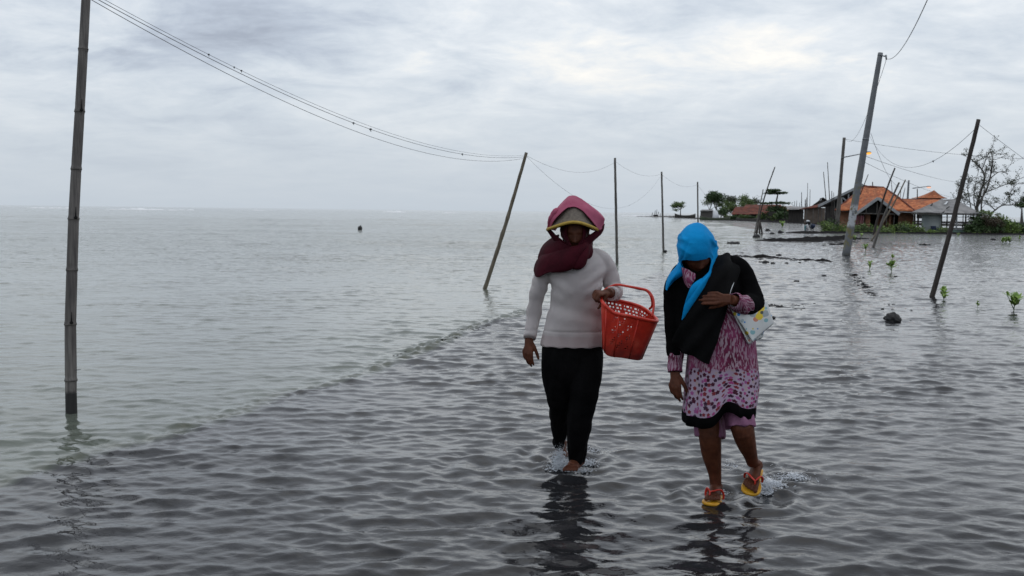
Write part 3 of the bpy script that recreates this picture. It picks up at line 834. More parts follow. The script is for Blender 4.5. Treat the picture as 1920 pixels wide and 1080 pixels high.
# near bamboo pole with its nodes, branch stubs and a nail
YL = G(134, 773).y
root = empty("bamboo_pole", G(134, 773), "thick near bamboo pole with a soaked black foot at the far left of the sea", "pole", "bamboo poles of the wire line in the sea")
ctr = [(134, 800, 10.8), (134, 773, 10.8), (133, 733, 10.6), (133, 712, 11.0), (132, 607, 10.6), (135, 505, 10.2), (138, 410, 9.9), (143, 316, 9.4), (149.5, 208, 9.0), (156, 93, 8.6), (161, 0, 8.2), (165, -50, 8.0), (167, -90, 7.8)]
nodes = [712, 607, 505, 410, 316, 208, 93, -10, -70]
sc = YL/FPX
pp, rr = [], []
for py in range(800, -92, -3):
    for a, b in zip(ctr, ctr[1:]):
        if a[1] >= py >= b[1]:
            t = (a[1]-py)/(a[1]-b[1]); x = a[0]+(b[0]-a[0])*t; r_ = a[2]+(b[2]-a[2])*t; break
    dn = min((abs(py-q), q) for q in nodes)
    bul = 0.97+0.10*math.exp(-(dn[0]/2.5)**2)-0.02*math.exp(-((dn[0]-7)/4)**2)
    pp.append(V(x, py, YL)); rr.append(r_*sc*bul)
o = MB().tube(pp, rr, 24).build("pole_shaft", M['bamboo'], root)
for q in nodes[:7]:
    k = min(range(len(pp)), key=lambda j: abs((800-3*j)-q)); a_, r_ = pp[k], rr[k]
    MB().tube([a_-Vector((0, 0, .005)), a_, a_+Vector((0, 0, .005))], [r_*1.0, r_*1.035, r_*1.0], 24).build("node_ring", M['greywood'], root)
for i, q in enumerate((607, 410, 208)):
    mb = MB()
    xx = {607: 132, 410: 140, 208: 151}[q]
    mb.ball(V(xx+2, q-2, YL-0.036), (0.014, 0.010, 0.011))
    mb.tube([V(xx+2, q-2, YL-0.040), V(xx+2.5, q-22, YL-0.0325)], [0.006, 0.002], 6)
    mb.build("branch_stub", M['dark'], root)
MB().tube([V(141, 694, YL-0.02), V(151, 693, YL-0.03)], [0.003, 0.0025], 6).build("nail", M['wire'], root)

def simple_pole(base, top, D, rb, rt, mat_, name, label, group=None, seed=0, extra=0.5, bend=0.0, lean=0.0, nd=0, cat="pole"):
    """pole standing in water or ground at distance D; pushed a little below its base"""
    a = V(base[0], base[1], D); b = V(top[0], top[1], D+lean)
    d_ = (b-a)
    low = a-d_.normalized()*extra
    n = 28; P, Q = [], []
    r = random.Random(seed)
    for i in range(n+1):
        t = i/n; p = low.lerp(b, t); p.x += bend*math.sin(math.pi*t)
        q = rb+(rt-rb)*t
        if nd: q *= 0.96+0.16*math.exp(-(((t*nd) % 1.0)-0.5)**2/0.004)
        P.append(p+Vector((r.uniform(-1, 1), r.uniform(-1, 1), 0))*rb*0.06); Q.append(q*r.uniform(0.97, 1.03))
    o = MB().tube(P, Q, 12).build(name, mat_)
    return tag(o, label, cat, group)
BG = "bamboo poles of the wire line in the sea"
M['bambooyel'] = mat("yellowed_bamboo", (0.09, 0.072, 0.05), (0.20, 0.165, 0.115), 4, 0.7, 0.4, 40, stretch=(6, 6, 1))
Y2p = G(907, 543).y; Y3p = G(1157, 494).y; Y4p = G(1244, 471).y; Y5p = G(1309, 457).y
simple_pole((907, 543), (987, 286), Y2p, 0.043, 0.030, M['bambooyel'], "bamboo_pole", "brown bamboo pole leaning right out of the sea, left of the two women", BG, 1, bend=0.03, nd=9)
simple_pole((1157, 494), (1153, 296), Y3p, 0.045, 0.033, M['greywood'], "bamboo_pole", "upright grey pole just right of the woman with the conical hat", BG, 2, nd=8)
simple_pole((1244, 471), (1240.5, 322), Y4p, 0.046, 0.034, M['greywood'], "bamboo_pole", "upright grey pole with a dark lump at its foot, left of the blue headscarf", BG, 3, nd=8)
o = simple_pole((1309, 457), (1308, 341), Y5p, 0.042, 0.034, M['greywood'], "bamboo_pole", "upright grey pole rising behind the blue headscarf", BG, 4)
o = MB().ball((0, 0, 0), (0.08, 0.08, 0.055)).build("float", M['mudstone'])
push(o.data, lambda P: vnoise(P, 14, 3, 2)*0.03); o.location = V(1247, 471, Y4p-0.1)
tag(o, "dark lump of weed caught at the foot of an upright grey pole", "weed")

# concrete utility pole, mossy and flaking
def concpole():
    m = bpy.data.materials.new("mossy_concrete"); m.use_nodes = True; t = NT(m.node_tree); bs = t.n['Principled BSDF']
    tc = t.new('ShaderNodeTexCoord'); co = tc.outputs['Object']
    n = t.noise(co, 5, 6, 0.6)
    c = t.ramp(n, [(0.3, (0.15, 0.155, 0.165)), (0.7, (0.215, 0.22, 0.225))])
    sp = t.new('ShaderNodeSeparateXYZ'); t.link(co, sp.inputs[0])
    z = sp.outputs[2]
    moss = t.math('MULTIPLY', t.ramp(t.math('DIVIDE', z, 4.0), [(0.05, 0.3), (0.12, 1.0), (0.7, 0.8), (0.85, 0.0)]), t.ramp(t.noise(co, 3.3, 5, 0.7), [(0.5, 0.0), (0.58, 1.0)]))
    c = t.mix(moss, c, (0.20, 0.175, 0.07))
    pt = t.math('MULTIPLY', t.ramp(t.math('DIVIDE', z, 4.0), [(0.26, 0.0), (0.28, 1.0), (0.45, 1.0), (0.48, 0.0)]), t.ramp(t.noise(co, 4.0, 4, 0.7), [(0.45, 0.0), (0.49, 1.0)]))
    c = t.mix(pt, c, (0.50, 0.51, 0.52))
    t.link(c, bs.inputs['Base Color']); bs.inputs['Roughness'].default_value = 0.85
    return m
YU = G(1586, 478).y
root = empty("utility_pole", G(1586, 478), "tall leaning concrete utility pole with flaking paint and moss, standing in the water", "utility pole", "utility poles")
a, b = V(1585, 486, YU), V(1651, 99, YU)
MB().tube([a, a.lerp(b, .25), a.lerp(b, .5), a.lerp(b, .75), b], [0.150, 0.135, 0.120, 0.104, 0.088], 20, sub=4).build("pole_shaft", concpole(), root)
for t, q_ in ((0.58, .121), (0.985, .094)):
    p = a.lerp(b, t); q = a.lerp(b, t+0.008); MB().tube([p, q], [q_, q_], 20).build("steel_band", M['steel'], root)
mb = MB(); mb.beam(V(1650, 104, YU-0.05), V(1662, 106, YU-0.2), 0.04); mb.tube([V(1661, 103, YU-0.2), V(1662, 112, YU-0.2)], [0.035, 0.028], 8)
mb.build("wire_bracket", M['steel'], root)

# street lamps, both lit
def streetlamp(base, top, D, rb, rt, armA, armB, lampc, label, lmat, ls):
    root = empty("street_lamp", V(base[0], base[1], D), label, "street lamp", "street lamps in the village")
    a, b = V(*base, D), V(*top, D)
    a2 = a-(b-a).normalized()*0.4
    MB().tube([a2, a2.lerp(b, .3)+Vector((0.03, 0, 0)), a2.lerp(b, .6), b], [rb, rb*0.85, rt*1.1, rt], 12, sub=4).build("pole_shaft", M['greywood'] if rb > 0.15 else M['steel'], root)
    MB().tube([V(*armA, D-0.1), V(*armB, D-0.6)], [0.05, 0.035], 8).build("lamp_arm", M['steel'], root)
    hd = MB(); c = V(*lampc, D-0.6)
    hd.ball(c+Vector((0, 0, 0.10*ls)), (0.42*ls, 0.2*ls, 0.10*ls)); hd.build("lamp_hood", M['steel'], root)
    MB().ball(c+Vector((0.03, -0.02, -0.02)), (0.36*ls, 0.18*ls, 0.15*ls)).build("lamp_glass", lmat, root)
    return root
streetlamp((1568, 434), (1583, 258), 87, 0.21, 0.13, (1577, 296), (1622, 287), (1627, 287), "nearer street lamp glowing orange on a long arm, behind the concrete pole", M['lamp'], 0.75)
streetlamp((1700, 400), (1704, 338), 110, 0.12, 0.10, (1711, 353), (1736, 350), (1741, 351), "farther small street lamp glowing pinkish beside the little square tile roof", M['lamppink'], 0.7)
MB_ = MB()

# dark leaning pole on the right
YD = G(1747, 556).y
simple_pole((1747, 556), (1835, 224), YD, 0.050, 0.036, M['darkwood'], "wooden_pole", "dark wet wooden pole leaning right, near the mangrove seedlings on the right", None, 8, bend=0.02)
# crossing sticks in front of the brick house
cg = "sticks leaning in front of the brick house"
simple_pole((1639, 464), (1686, 342), G(1639, 464).y, 0.065, 0.04, M['greywood'], "wooden_stick", "lower crossing stick whose foot stands in open water before the brick house", cg, 9, bend=-0.1)
simple_pole((1632, 452), (1698, 337), G(1632, 452).y, 0.06, 0.035, M['bambooyel'], "wooden_stick", "pale slanting stick crossing the others in front of the brick house porch", cg, 10, bend=0.12)
simple_pole((1640, 436), (1678, 315), 78, 0.10, 0.055, M['darkwood'], "wooden_stick", "tallest dark stick leaning before the orange roof of the brick house", cg, 11, bend=-0.15)
# stakes of the far group, near the layered tree
YS = G(1414, 442).y
simple_pole((1414, 442), (1431, 355), YS, 0.045, 0.03, M['greywood'], "wooden_stake", "shorter thin stake left of the long leaning one", "stakes near the layered tree", 12)
simple_pole((1420, 432), (1453, 313), YS+6, 0.062, 0.04, M['darkwood'], "wooden_stake", "long dark stake leaning right in front of the layered tree", "stakes near the layered tree", 13, bend=-0.15, nd=7)
root = empty("stake_tripod", V(1424, 436, YS+3), "small dark tripod of stakes standing in the water under the long leaning stake", "stakes")
for (x0, x1) in ((1419, 1424), (1424, 1425), (1429, 1425)):
    MB().tube([V(x0, 438, YS+3+(x0-1424)*.1), V(x1, 414, YS+3.3)], [0.06, 0.05], 7).build("leg", M['darkwood'], root)

# thin sticks standing above the roofs
sticks = [((1551, 400), (1544, 322), 142, .10), ((1557, 400), (1551.5, 304), 142, .10), ((1560, 400), (1559.5, 358), 140, .10), ((1565, 400), (1563, 361), 140, .08),
          ((1618, 352), (1628, 327), 92, .07), ((1720, 380), (1720, 354), 100, .10), ((1691, 380), (1697, 352), 100, .06), ((1687, 378), (1690, 350), 100, .05),
          ((1674, 375), (1671, 338), 96, .05), ((1636, 352), (1636, 341), 94, .10),
          ((1503, 396), (1503, 360), 190, .12), ((1513, 396), (1514.5, 343), 190, .09), ((1518, 396), (1519, 355), 190, .09), ((1490, 396), (1490, 377), 200, .11),
          ((1493.5, 396), (1494, 376), 200, .10), ((1499, 396), (1499.5, 380), 200, .10), ((1510, 394), (1510, 374), 186, .18), ((1513, 394), (1513, 370), 186, .20), ((1487, 396), (1487, 384), 200, .1), ((1506, 396), (1502, 378), 200, .08)]
for i, (b_, t_, D, r_) in enumerate(sticks):
    if i < 4: gl = ("thin upright sticks rising behind the street lamp pole", "thin upright stick beside the pole of the orange street lamp")
    elif i < 10: gl = ("thin sticks above the orange roof", "thin stick rising above the ridge of the orange tile roofs")
    else: gl = ("distant sticks left of the bamboo-walled barn", "distant thin stick standing left of the bamboo-walled barn")
    simple_pole(b_, t_, D, r_*0.75, r_*0.45, M['greywood'] if i % 2 else M['darkwood'], "thin_stick", gl[1], gl[0], 30+i, extra=0.4 if D > 130 else 1.0, cat="stick")

def wire(name, label, A, B, thr, rad, clips=(), n=48, group="overhead wires"):
    """cable hanging between two points; the sag is set by one point it passes through"""
    A, B = Vector(A), Vector(B)
    best = None
    for k in range(1, 400):
        s_ = k/400; p = A.lerp(B, s_)
        rel = p-Vector((0, 0, CAMH)); de = rel.dot(_f); X_ = 960+FPX*rel.dot(_r)/de
        if best is None or abs(X_-thr[0]) < best[0]: best = (abs(X_-thr[0]), s_, p)
    s_, p = best[1], best[2]
    z = V(thr[0], thr[1], p.y).z
    sag = (p.z-z)/(4*s_*(1-s_))
    f = lambda q: A.lerp(B, q)-Vector((0, 0, 4*sag*q*(1-q)))
    o = MB().tube([f(i/n) for i in range(n+1)], [rad*0.42]*(n+1), 6).build(name, M['wire'])
    tag(o, label, "wire", group)
    for c in clips:
        bq = min((abs((lambda p_: 960+FPX*(p_-Vector((0, 0, CAMH))).dot(_r)/(p_-Vector((0, 0, CAMH))).dot(_f))(f(k/300))-c[0]), k/300) for k in range(301))[1]
        pt = f(bq); s2 = rad*c[1]
        s2 *= .62; MB().ball(pt, (s2*1.3, s2, s2)).tube([pt, pt-Vector((-0.3*s2, 0, 2.2*s2))], [s2*0.35]*2, 5).build("wire_clip", M['wire'], o)
    return o
wire("overhead_wire", "uppermost of the three wires from the near bamboo pole to the leaning one", V(168, -16, YL), V(984, 291, Y2p), (660, 224), 0.0042, [(392, 3), (437, 2.5), (453, 3)])
wire("overhead_wire", "middle of the three wires from the near bamboo pole, carrying small dark clips", V(167, -10, YL), V(983, 294, Y2p), (700, 244), 0.0065, [(663, 2.6), (696, 3.2), (867, 3)])
wire("overhead_wire", "lowest of the three wires from the near bamboo pole", V(165, -4, YL), V(982, 297, Y2p), (700, 258), 0.0060)
wire("overhead_wire", "thin wire from the leaning bamboo pole to the upright one beside the hat", V(986, 291, Y2p), V(1153, 304, Y3p), (1080, 323), 0.0055)
wire("overhead_wire", "thin wire dropping from the leaning bamboo pole behind the conical hat", V(986, 292, Y2p), V(1240, 328, Y4p), (1060, 356), 0.005, [(1180, 2.2)])
wire("overhead_wire", "thin wire between the two upright poles right of the hat", V(1153, 302, Y3p), V(1240, 326, Y4p), (1185, 322), 0.0065)
wire("overhead_wire", "short thin wire between the two poles left of the green trees", V(1240, 326, Y4p), V(1308, 346, Y5p), (1272, 347), 0.007)
wire("overhead_wire", "thin wire from the pole behind the blue headscarf to the far shed", V(1308, 346, Y5p), V(1345, 380, 200), (1320, 362), 0.012)
wire("overhead_wire", "thick twisted wire from the concrete pole top up out of the frame", V(1662, 110, YU-0.2), V(1800, -150, 13), (1706, 70), 0.021)
wire("overhead_wire", "wire from the concrete pole top down behind it to the orange street lamp", V(1662, 111, YU-0.2), V(1585, 260, 87), (1650, 150), 0.02)
wire("overhead_wire", "near-level wire from the street lamp pole to the right edge of the frame", V(1585, 261, 87), V(1990, 300, 80), (1710, 280), 0.028)
wire("overhead_wire", "wire sagging from the dark leaning pole left to the concrete pole", V(1833, 237, YD), V(1628, 250, YU), (1710, 314), 0.0105, [(1750, 2.6)])
wire("overhead_wire", "wire running from the dark leaning pole down out of the right edge", V(1837, 235, YD), V(2060, 395, 17), (1885, 272), 0.0085)
wire("overhead_wire", "wire dropping from the concrete pole towards the crossing sticks", V(1633, 250, YU), V(1690, 350, 62), (1652, 300), 0.016)
wire("overhead_wire", "faint upper wire passing behind the dark leaning pole over the roofs", V(1615, 290, YU), V(1850, 342, 100), (1720, 325), 0.017)
wire("overhead_wire", "faint lower wire passing over the little square tile roof", V(1613, 300, YU), V(1850, 372, 100), (1710, 345), 0.016)
wire("overhead_wire", "thin wire slanting from the bare tree to the upper right edge", V(1850, 330, 95), V(1990, 255, 70), (1900, 305), 0.018)

# ------------------------------------------------------------------ buildings
def P2(px, py, Y): return V(px, py, Y)
def roofpatch(name, quad, mat_, parent, nu=24, nv=16, thick=0.08, bumpy=0.04, seed=0, sagx=0.0):
    """a roof slope between four corners (top left, top right, bottom right, bottom left), slightly uneven"""
    tl, tr, br_, bl = [Vector(q) for q in quad]; rows = []; uv = []
    for j in range(nv+1):
        v = j/nv; row = []
        for i in range(nu+1):
            u = i/nu; p = tl.lerp(tr, u).lerp(bl.lerp(br_, u), v)
            row.append(p-Vector((0, 0, sagx*math.sin(math.pi*u)*math.sin(math.pi*v))))
            uv.append(((bl.lerp(br_, u)-bl).length if (br_-bl).length > (tr-tl).length else (tl.lerp(tr, u)-tl).length, -((tl.lerp(bl, v)-tl).length)))
        rows.append(row)
    mb = MB().grid(rows, uvs=uv)
    o = mb.build(name, mat_, parent)
    push(o.data, lambda Q: vnoise(Q, 1.6, seed, 3)*bumpy)
    return solid(o, thick)
def wallbox(name, x0, x1, ytop, ybot, D, depth, mat_, parent):
    """wall block whose front face spans pixel x0..x1 at distance D"""
    a, b = V(x0, ybot, D), V(x1, ybot, D); zt = V((x0+x1)/2, ytop, D).z; zb = min(a.z, b.z)
    zb = -0.3 if ybot > hor(x0)+25 else zb
    k = (D+depth)/D
    vs = [(a.x, D, zb), (b.x, D, zb), (b.x, D, zt), (a.x, D, zt), (a.x*k, D+depth, zb), (b.x*k, D+depth, zb), (b.x*k, D+depth, zt), (a.x*k, D+depth, zt)]
    return MB().add(vs, [(0, 1, 2, 3), (5, 4, 7, 6), (1, 5, 6, 2), (4, 0, 3, 7), (3, 2, 6, 7), (4, 5, 1, 0)]).build(name, mat_, parent, smooth=False)

# --- brick house with the big orange roof
DH = 90.0
root = empty("brick_house", V(1646, 438, DH), "orange brick house with a large worn clay-tile roof and open gabled porch", "house")
rl, rr_ = V(1619, 351, DH+4), V(1657, 352, DH+4)
el, er = V(1566, 394, DH-1.2), V(1716, 396, DH-1.2)
roofpatch("roof", (rl, rr_, er, el), M['tile'], root, seed=3, bumpy=0.10, sagx=-0.12)
bk = (DH+9)/(DH-1.2); bl_, br2 = Vector((el.x*bk+.1, DH+9, el.z)), Vector((er.x*bk, DH+9, er.z))
roofpatch("roof", (rr_, rl, bl_, br2), M['tile'], root, seed=5)
roofpatch("roof", (rl+Vector((0, 0, 0.01)), rl+Vector((0, .02, 0.01)), bl_, el), M['tile'], root, seed=6)
roofpatch("roof", (rr_+Vector((0, .02, 0.01)), rr_+Vector((0, 0, 0.01)), er, br2), M['tile'], root, seed=7)
mb = MB(); mb.tube([rl, rl.lerp(rr_, .35)+Vector((0, 0, .06)), rl.lerp(rr_, .7)+Vector((0, 0, .02)), rr_], [0.11]*4, 8, sub=4)
mb.tube([rr_, rr_.lerp(er, .5)+Vector((0, 0, .12)), er], [0.09, .09, .08], 8, sub=6); mb.tube([rl, el], [0.09, .08], 8)
mb.build("ridge_tiles", M['tilered'], root)
# second, lower wing to the right
w0, w1 = V(1690, 374, DH+5), V(1768, 375, DH+5); w2, w3 = V(1768, 398, DH+1), V(1690, 398, DH+1)
roofpatch("roof", (w0, w1, w2, w3), M['tile'], root, seed=9)
mb = MB(); mb.tube([w0, w1], [0.08, .08], 8); mb.build("ridge_tiles", M['tilered'], root)
wallbox("wall", 1573, 1607, 394, 440, DH, 0.25, M['brick'], root)
wallbox("wall", 1683, 1711, 398, 440, DH, 0.25, M['brick'], root)
wallbox("wall", 1607, 1683, 392, 440, DH+2.2, 0.25, M['brick'], root)
wallbox("wall", 1573.5, 1574.5, 394, 440, DH+0.3, 7, M['brick'], root)
wallbox("wall", 1710, 1711.4, 398, 440, DH+0.3, 7, M['brick'], root)
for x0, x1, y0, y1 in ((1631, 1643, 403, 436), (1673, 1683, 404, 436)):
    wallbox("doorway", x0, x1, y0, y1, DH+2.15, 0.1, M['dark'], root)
# brick piers of the porch and thin posts
for x0, x1 in ((1622, 1630.5), (1666, 1669), (1606, 1608.5)):
    wallbox("porch_pier", x0, x1, 398, 438, DH-0.2, 0.35, M['brick'], root)
for x in (1613, 1619, 1655, 1662, 1676):
    a_ = V(x, 398, DH-0.9); MB().tube([Vector((a_.x, a_.y, -0.3)), Vector((a_.x+.06, a_.y, a_.z))], [0.05, 0.045], 7).build("post", M['greywood'], root)
# porch gable
pa, pl_, pr_ = V(1646, 371, DH-1.8), V(1605, 400, DH-1.8), V(1686, 401.5, DH-1.8)
back = Vector((0, 3.4, 0))
roofpatch("porch_roof", (pa, pa+back, pl_+back, pl_), M['tile'], root, seed=11, thick=.07)
roofpatch("porch_roof", (pa+back, pa, pr_, pr_+back), M['tile'], root, seed=12, thick=.07)
dn = Vector((0, -0.06, -0.03))
MB().beam(pa+dn, pl_+dn, 0.25, 0.05).build("bargeboard", M['fascia'], root, smooth=False)
MB().beam(pa+dn+Vector((0, -0.003, 0)), pr_+dn+Vector((0, -0.003, 0)), 0.25, 0.05).build("bargeboard", M['fascia'], root, smooth=False)
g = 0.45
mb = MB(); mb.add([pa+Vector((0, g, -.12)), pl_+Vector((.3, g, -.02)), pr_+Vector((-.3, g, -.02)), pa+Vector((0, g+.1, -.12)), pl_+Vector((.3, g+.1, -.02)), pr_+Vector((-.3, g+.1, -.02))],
                  [(0, 1, 2), (3, 5, 4), (0, 3, 4, 1), (1, 4, 5, 2), (2, 5, 3, 0)]); mb.build("gable_infill", M['dark'], root, smooth=False)  # near-black sheet standing in for the shade inside the open porch
mb = MB()
for t in (.25, .5, .75):
    p = pl_.lerp(pr_, t)+Vector((0, .2, 0)); q = Vector((p.x, p.y, pa.z-abs(t-.5)*2*(pa.z-pl_.z)-.1)); mb.beam(p, q, .06)
mb.beam(pl_+Vector((0, .2, 0)), pr_+Vector((0, .2, 0)), .09); mb.build("porch_truss", M['greywood'], root, smooth=False)
# gutter strip between house and pavilion
MB().beam(V(1684, 397, DH-1.25), V(1712, 398.5, DH-1.25), 0.07).build("eaves_board", M['fascia'], root, smooth=False)
MB().beam(V(1567, 395.5, DH-1.25), V(1606, 397, DH-1.25), 0.05).build("eaves_board", M['darkwood'], root, smooth=False)
o = roofpatch("roof", (V(1651, 371.5, DH+1), V(1653, 371.5, DH+1), V(1653, 376, DH+.6), V(1651, 376, DH+.6)), M['tilered'], root)

# --- little square tiled roof (prayer-house tower) behind
root = empty("small_tower", V(1752, 380, 100), "small square tower with a curved red pyramid tile roof behind the grey pavilion", "tower")
D = 100.0; ap = V(1751.5, 357, D+1.2); hw = 24.5*D/FPX
c0 = V(1751.5, 371.5, D)
cr = [c0+Vector((-hw, 0, 0)), c0+Vector((hw, 0, 0)), c0+Vector((hw, 2.4, 0)), c0+Vector((-hw, 2.4, 0))]
for k in range(4):
    a_, b_ = cr[k], cr[(k+1) % 4]; rows = []; uv = []
    for j in range(11):
        v = j/10; z = ap.z+(c0.z-ap.z)*(1-(1-v)**1.5); row = []
        for i in range(9):
            u = i/8; e = a_.lerp(b_, u); p = ap.lerp(e, v); row.append(Vector((p.x, p.y, z))); uv.append((u*2, -v*2))
        rows.append(row)
    solid(MB().grid(rows, uvs=uv).build("roof", M['tile'], root), 0.06)
MB().box((c0.x, D+1.2, c0.z-1.0), (1.75, 1.6, 2.1)).build("wall", M['dark'], root, smooth=False)

# --- grey pavilion, hipped sheet roof with dark holes and one pale patch
DP = 87.0
root = empty("pavilion", V(1775, 438, DP), "open pavilion with a grey hipped roof, pale blue-grey wall and thin posts", "pavilion")
ra, rb = V(1763, 375.5, DP+3), V(1791, 375, DP+3)
e1, e2 = V(1709, 398.5, DP), V(1840, 400.5, DP)
bk = (DP+6)/DP; e3, e4 = Vector((e2.x*bk, DP+6, e2.z)), Vector((e1.x*bk, DP+6, e1.z))
def hip(q, seed): return roofpatch("roof", q, M['greyroof'], root, thick=.06, seed=seed, bumpy=.04, sagx=.22)
hip((ra, rb, e2, e1), 1); hip((rb, ra, e4, e3), 2)
hip((rb+Vector((0, .02, .01)), rb+Vector((0, 0, .01)), e2, e3), 3); hip((ra+Vector((0, 0, .01)), ra+Vector((0, .02, .01)), e4, e1), 4)
def onroof(px, py):
    """point on the front roof slope under a pixel of the photo, just proud of it"""
    n = (e1-ra).cross(e2-ra).normalized(); r_ = ray(px, py); o_ = Vector((0, 0, CAMH))
    t = (ra-o_).dot(n)/r_.dot(n); return o_+r_*t
def patch(name, pts, mat_, lift=.09):
    mb = MB(); a_ = [onroof(*p)+Vector((0, -lift, .03)) for p in pts]; b_ = [p+Vector((0, .03, -.02)) for p in a_]
    n = len(a_); mb.add(a_+b_, [tuple(range(n)), tuple(range(2*n-1, n-1, -1))]+[(i, i+n, (i+1) % n+n, (i+1) % n) for i in range(n)])
    return mb.build(name, mat_, root, smooth=False)
patch("roof_hole", [(1773, 391), (1779, 387), (1780, 388.5), (1775, 392)], M['dark'])
patch("roof_hole", [(1766, 399), (1770, 395.5), (1771, 396.5), (1768, 399.5)], M['dark'])
patch("roof_hole", [(1744, 385.5), (1747, 381.5), (1748.5, 382), (1747, 385.5)], M['dark'])
patch("roof_patch", [(1768.5, 383.5), (1774.5, 378), (1777, 378.5), (1773, 383.8)], M['white'])
mb = MB(); mb.tube([ra, rb], [.07, .07], 8); mb.tube([rb, rb.lerp(e2, .5)-Vector((0, 0, .12)), e2], [.06]*3, 7, sub=5); mb.tube([ra, ra.lerp(e1, .5)-Vector((0, 0, .12)), e1], [.06]*3, 7, sub=5)
mb.build("ridge_cap", M['greyroof'], root)
MB().beam(e1+Vector((.1, .1, -.1)), e2+Vector((-.1, .1, -.1)), .10).build("eaves_board", M['greywood'], root, smooth=False)
wallbox("wall", 1727, 1764, 401, 441, DP+.8, .2, M['palewall'], root)
wallbox("wall", 1712, 1713.5, 400, 441, DP+1.0, 4, M['dark'], root)
for x0, x1 in ((1712, 1716), (1719, 1722.5)):
    wallbox("door_frame", x0, x1, 400, 430, DP+.9, .15, M['darkwood'], root)
for i, (x, w_, mt) in enumerate(((1766, 1.6, 'darkwood'), (1776, 1.9, 'darkwood'), (1794, 2.3, 'fascia'), (1806, 1.4, 'greywood'), (1811, 2.2, 'darkwood'), (1817, 1.0, 'greywood'), (1820, 1.2, 'darkwood'), (1826, 2.2, 'greywood'), (1838, 1.2, 'darkwood'))):
    y_ = DP+(.6 if i % 2 == 0 else 4.2); a_ = V(x, 400, y_); r_ = w_*DP/FPX*.7
    MB().tube([Vector((a_.x, y_, -.3)), Vector((a_.x+.02, y_, (a_.z)/2)), Vector((a_.x, y_, a_.z+.05))], [r_, r_*.95, r_*.95], 8).build("post", M[mt], root)
a_, b_ = V(1752, 436, DP+.3), V(1812, 436, DP+.3)
MB().box(((a_.x+b_.x)/2, DP+2.4, .13), (b_.x-a_.x, 4.2, .42)).build("floor_slab", M['mint'], root, smooth=False)
MB().box(((a_.x+b_.x)/2, DP+.25, .36), (b_.x-a_.x+.2, .12, .06)).build("floor_edge", M['fascia'], root, smooth=False)
for y_ in (407, ):
    MB().beam(V(1766, y_, DP+4.3), V(1826, y_, DP+4.3), .05).build("rail", M['greywood'], root, smooth=False)
# crates and a dark bundle stored under the pavilion wall
o = MB(); o.box(V(1750, 429, DP+.3), (.35, .3, .5)); o.box(V(1755, 430.5, DP+.2), (.3, .3, .35), .3); tag(o.build("crate_pile", M['navy'], None, smooth=False), "dark crates piled against the pale wall of the pavilion", "crates")

# --- bamboo-walled barn, farther left, with its long grey roof edge
DB = 140.0
root = empty("barn", V(1545, 420, DB), "long barn with a woven bamboo wall and a steep dark grey open gable", "barn")
lo, hi = V(1534, 386.5, DB), V(1618, 346, DB+0.5)
roofpatch("roof", (V(1618, 346, DB+.5), V(1640, 352, DB+12), V(1560, 386, DB+12), lo), M['tilered'], root, seed=21)
MB().beam(lo, hi, .32, .12).build("bargeboard", M['fascia'], root, smooth=False)
MB().beam(lo+Vector((0, .3, -.28)), hi+Vector((0, .3, -.28)), .30, .1).build("bargeboard", M['darkwood'], root, smooth=False)
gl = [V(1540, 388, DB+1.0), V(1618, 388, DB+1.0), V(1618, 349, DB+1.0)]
mb = MB(); mb.add(gl+[p+Vector((0, .2, 0)) for p in gl], [(0, 1, 2), (3, 5, 4), (0, 3, 4, 1), (1, 4, 5, 2), (2, 5, 3, 0)]); mb.build("gable_infill", M['dark'], root, smooth=False)
for (x0, y0, x1, y1) in ((1575, 367, 1589, 378), (1590, 386, 1591, 362), (1602, 386, 1602, 356), (1578, 386, 1578, 368)):
    MB().beam(V(x0, y0, DB+.7), V(x1, y1, DB+.7), .16).build("truss", M['fascia'], root, smooth=False)
wallbox("wall", 1546, 1562, 387, 424, DB+.6, .2, M['plankwall'], root)
wallbox("wall", 1562, 1620, 388, 424, DB+.8, .2, M['plankwall'], root)
wallbox("wall", 1507, 1546, 389.5, 421, 158, .2, M['bamboowall'], root)
roofpatch("lean_to_roof", (V(1556, 378, 160), V(1575, 378, 160), V(1548, 387, 157.5), V(1499, 392.5, 157.5)), M['tilered'], root, seed=22, thick=.14)
ga = V(1543.5, 370.5, 162)
roofpatch("roof", (ga, ga+Vector((2, 8, 0)), V(1565, 386, 168), V(1568, 388, 161)), M['greyroof'], root, seed=23)
roofpatch("roof", (ga+Vector((2, 8, 0)), ga, V(1520, 388, 161), V(1530, 388, 168)), M['plankwall'], root, seed=24)
mb = MB(); gg = [ga+Vector((0, .4, -.25)), V(1521, 388.5, 161.4), V(1566, 388.5, 161.4)]
mb.add(gg+[p+Vector((0, .2, 0)) for p in gg], [(0, 1, 2), (3, 5, 4), (0, 3, 4, 1), (1, 4, 5, 2), (2, 5, 3, 0)]); mb.build("gable_infill", M['plankwall'], root, smooth=False)
for x in (1513, 1525, 1535, 1541):
    a_ = V(x, 390, 157.6); MB().beam(Vector((a_.x, a_.y, -.2)), a_, .10).build("wall_post", M['greywood'], root, smooth=False)

# --- dark fence or shed wall left of it
root = empty("plank_shed", V(1493, 418, 175), "dark plank shed with a strip of red tiles, left of the bamboo-walled barn", "shed")
wallbox("wall", 1478, 1506, 391, 416.5, 175, 3, M['plankwall'], root)
roofpatch("roof", (V(1474, 387, 179), V(1510, 388, 179), V(1508, 393, 174), V(1476, 393, 174)), M['greyroof'], root, seed=25)
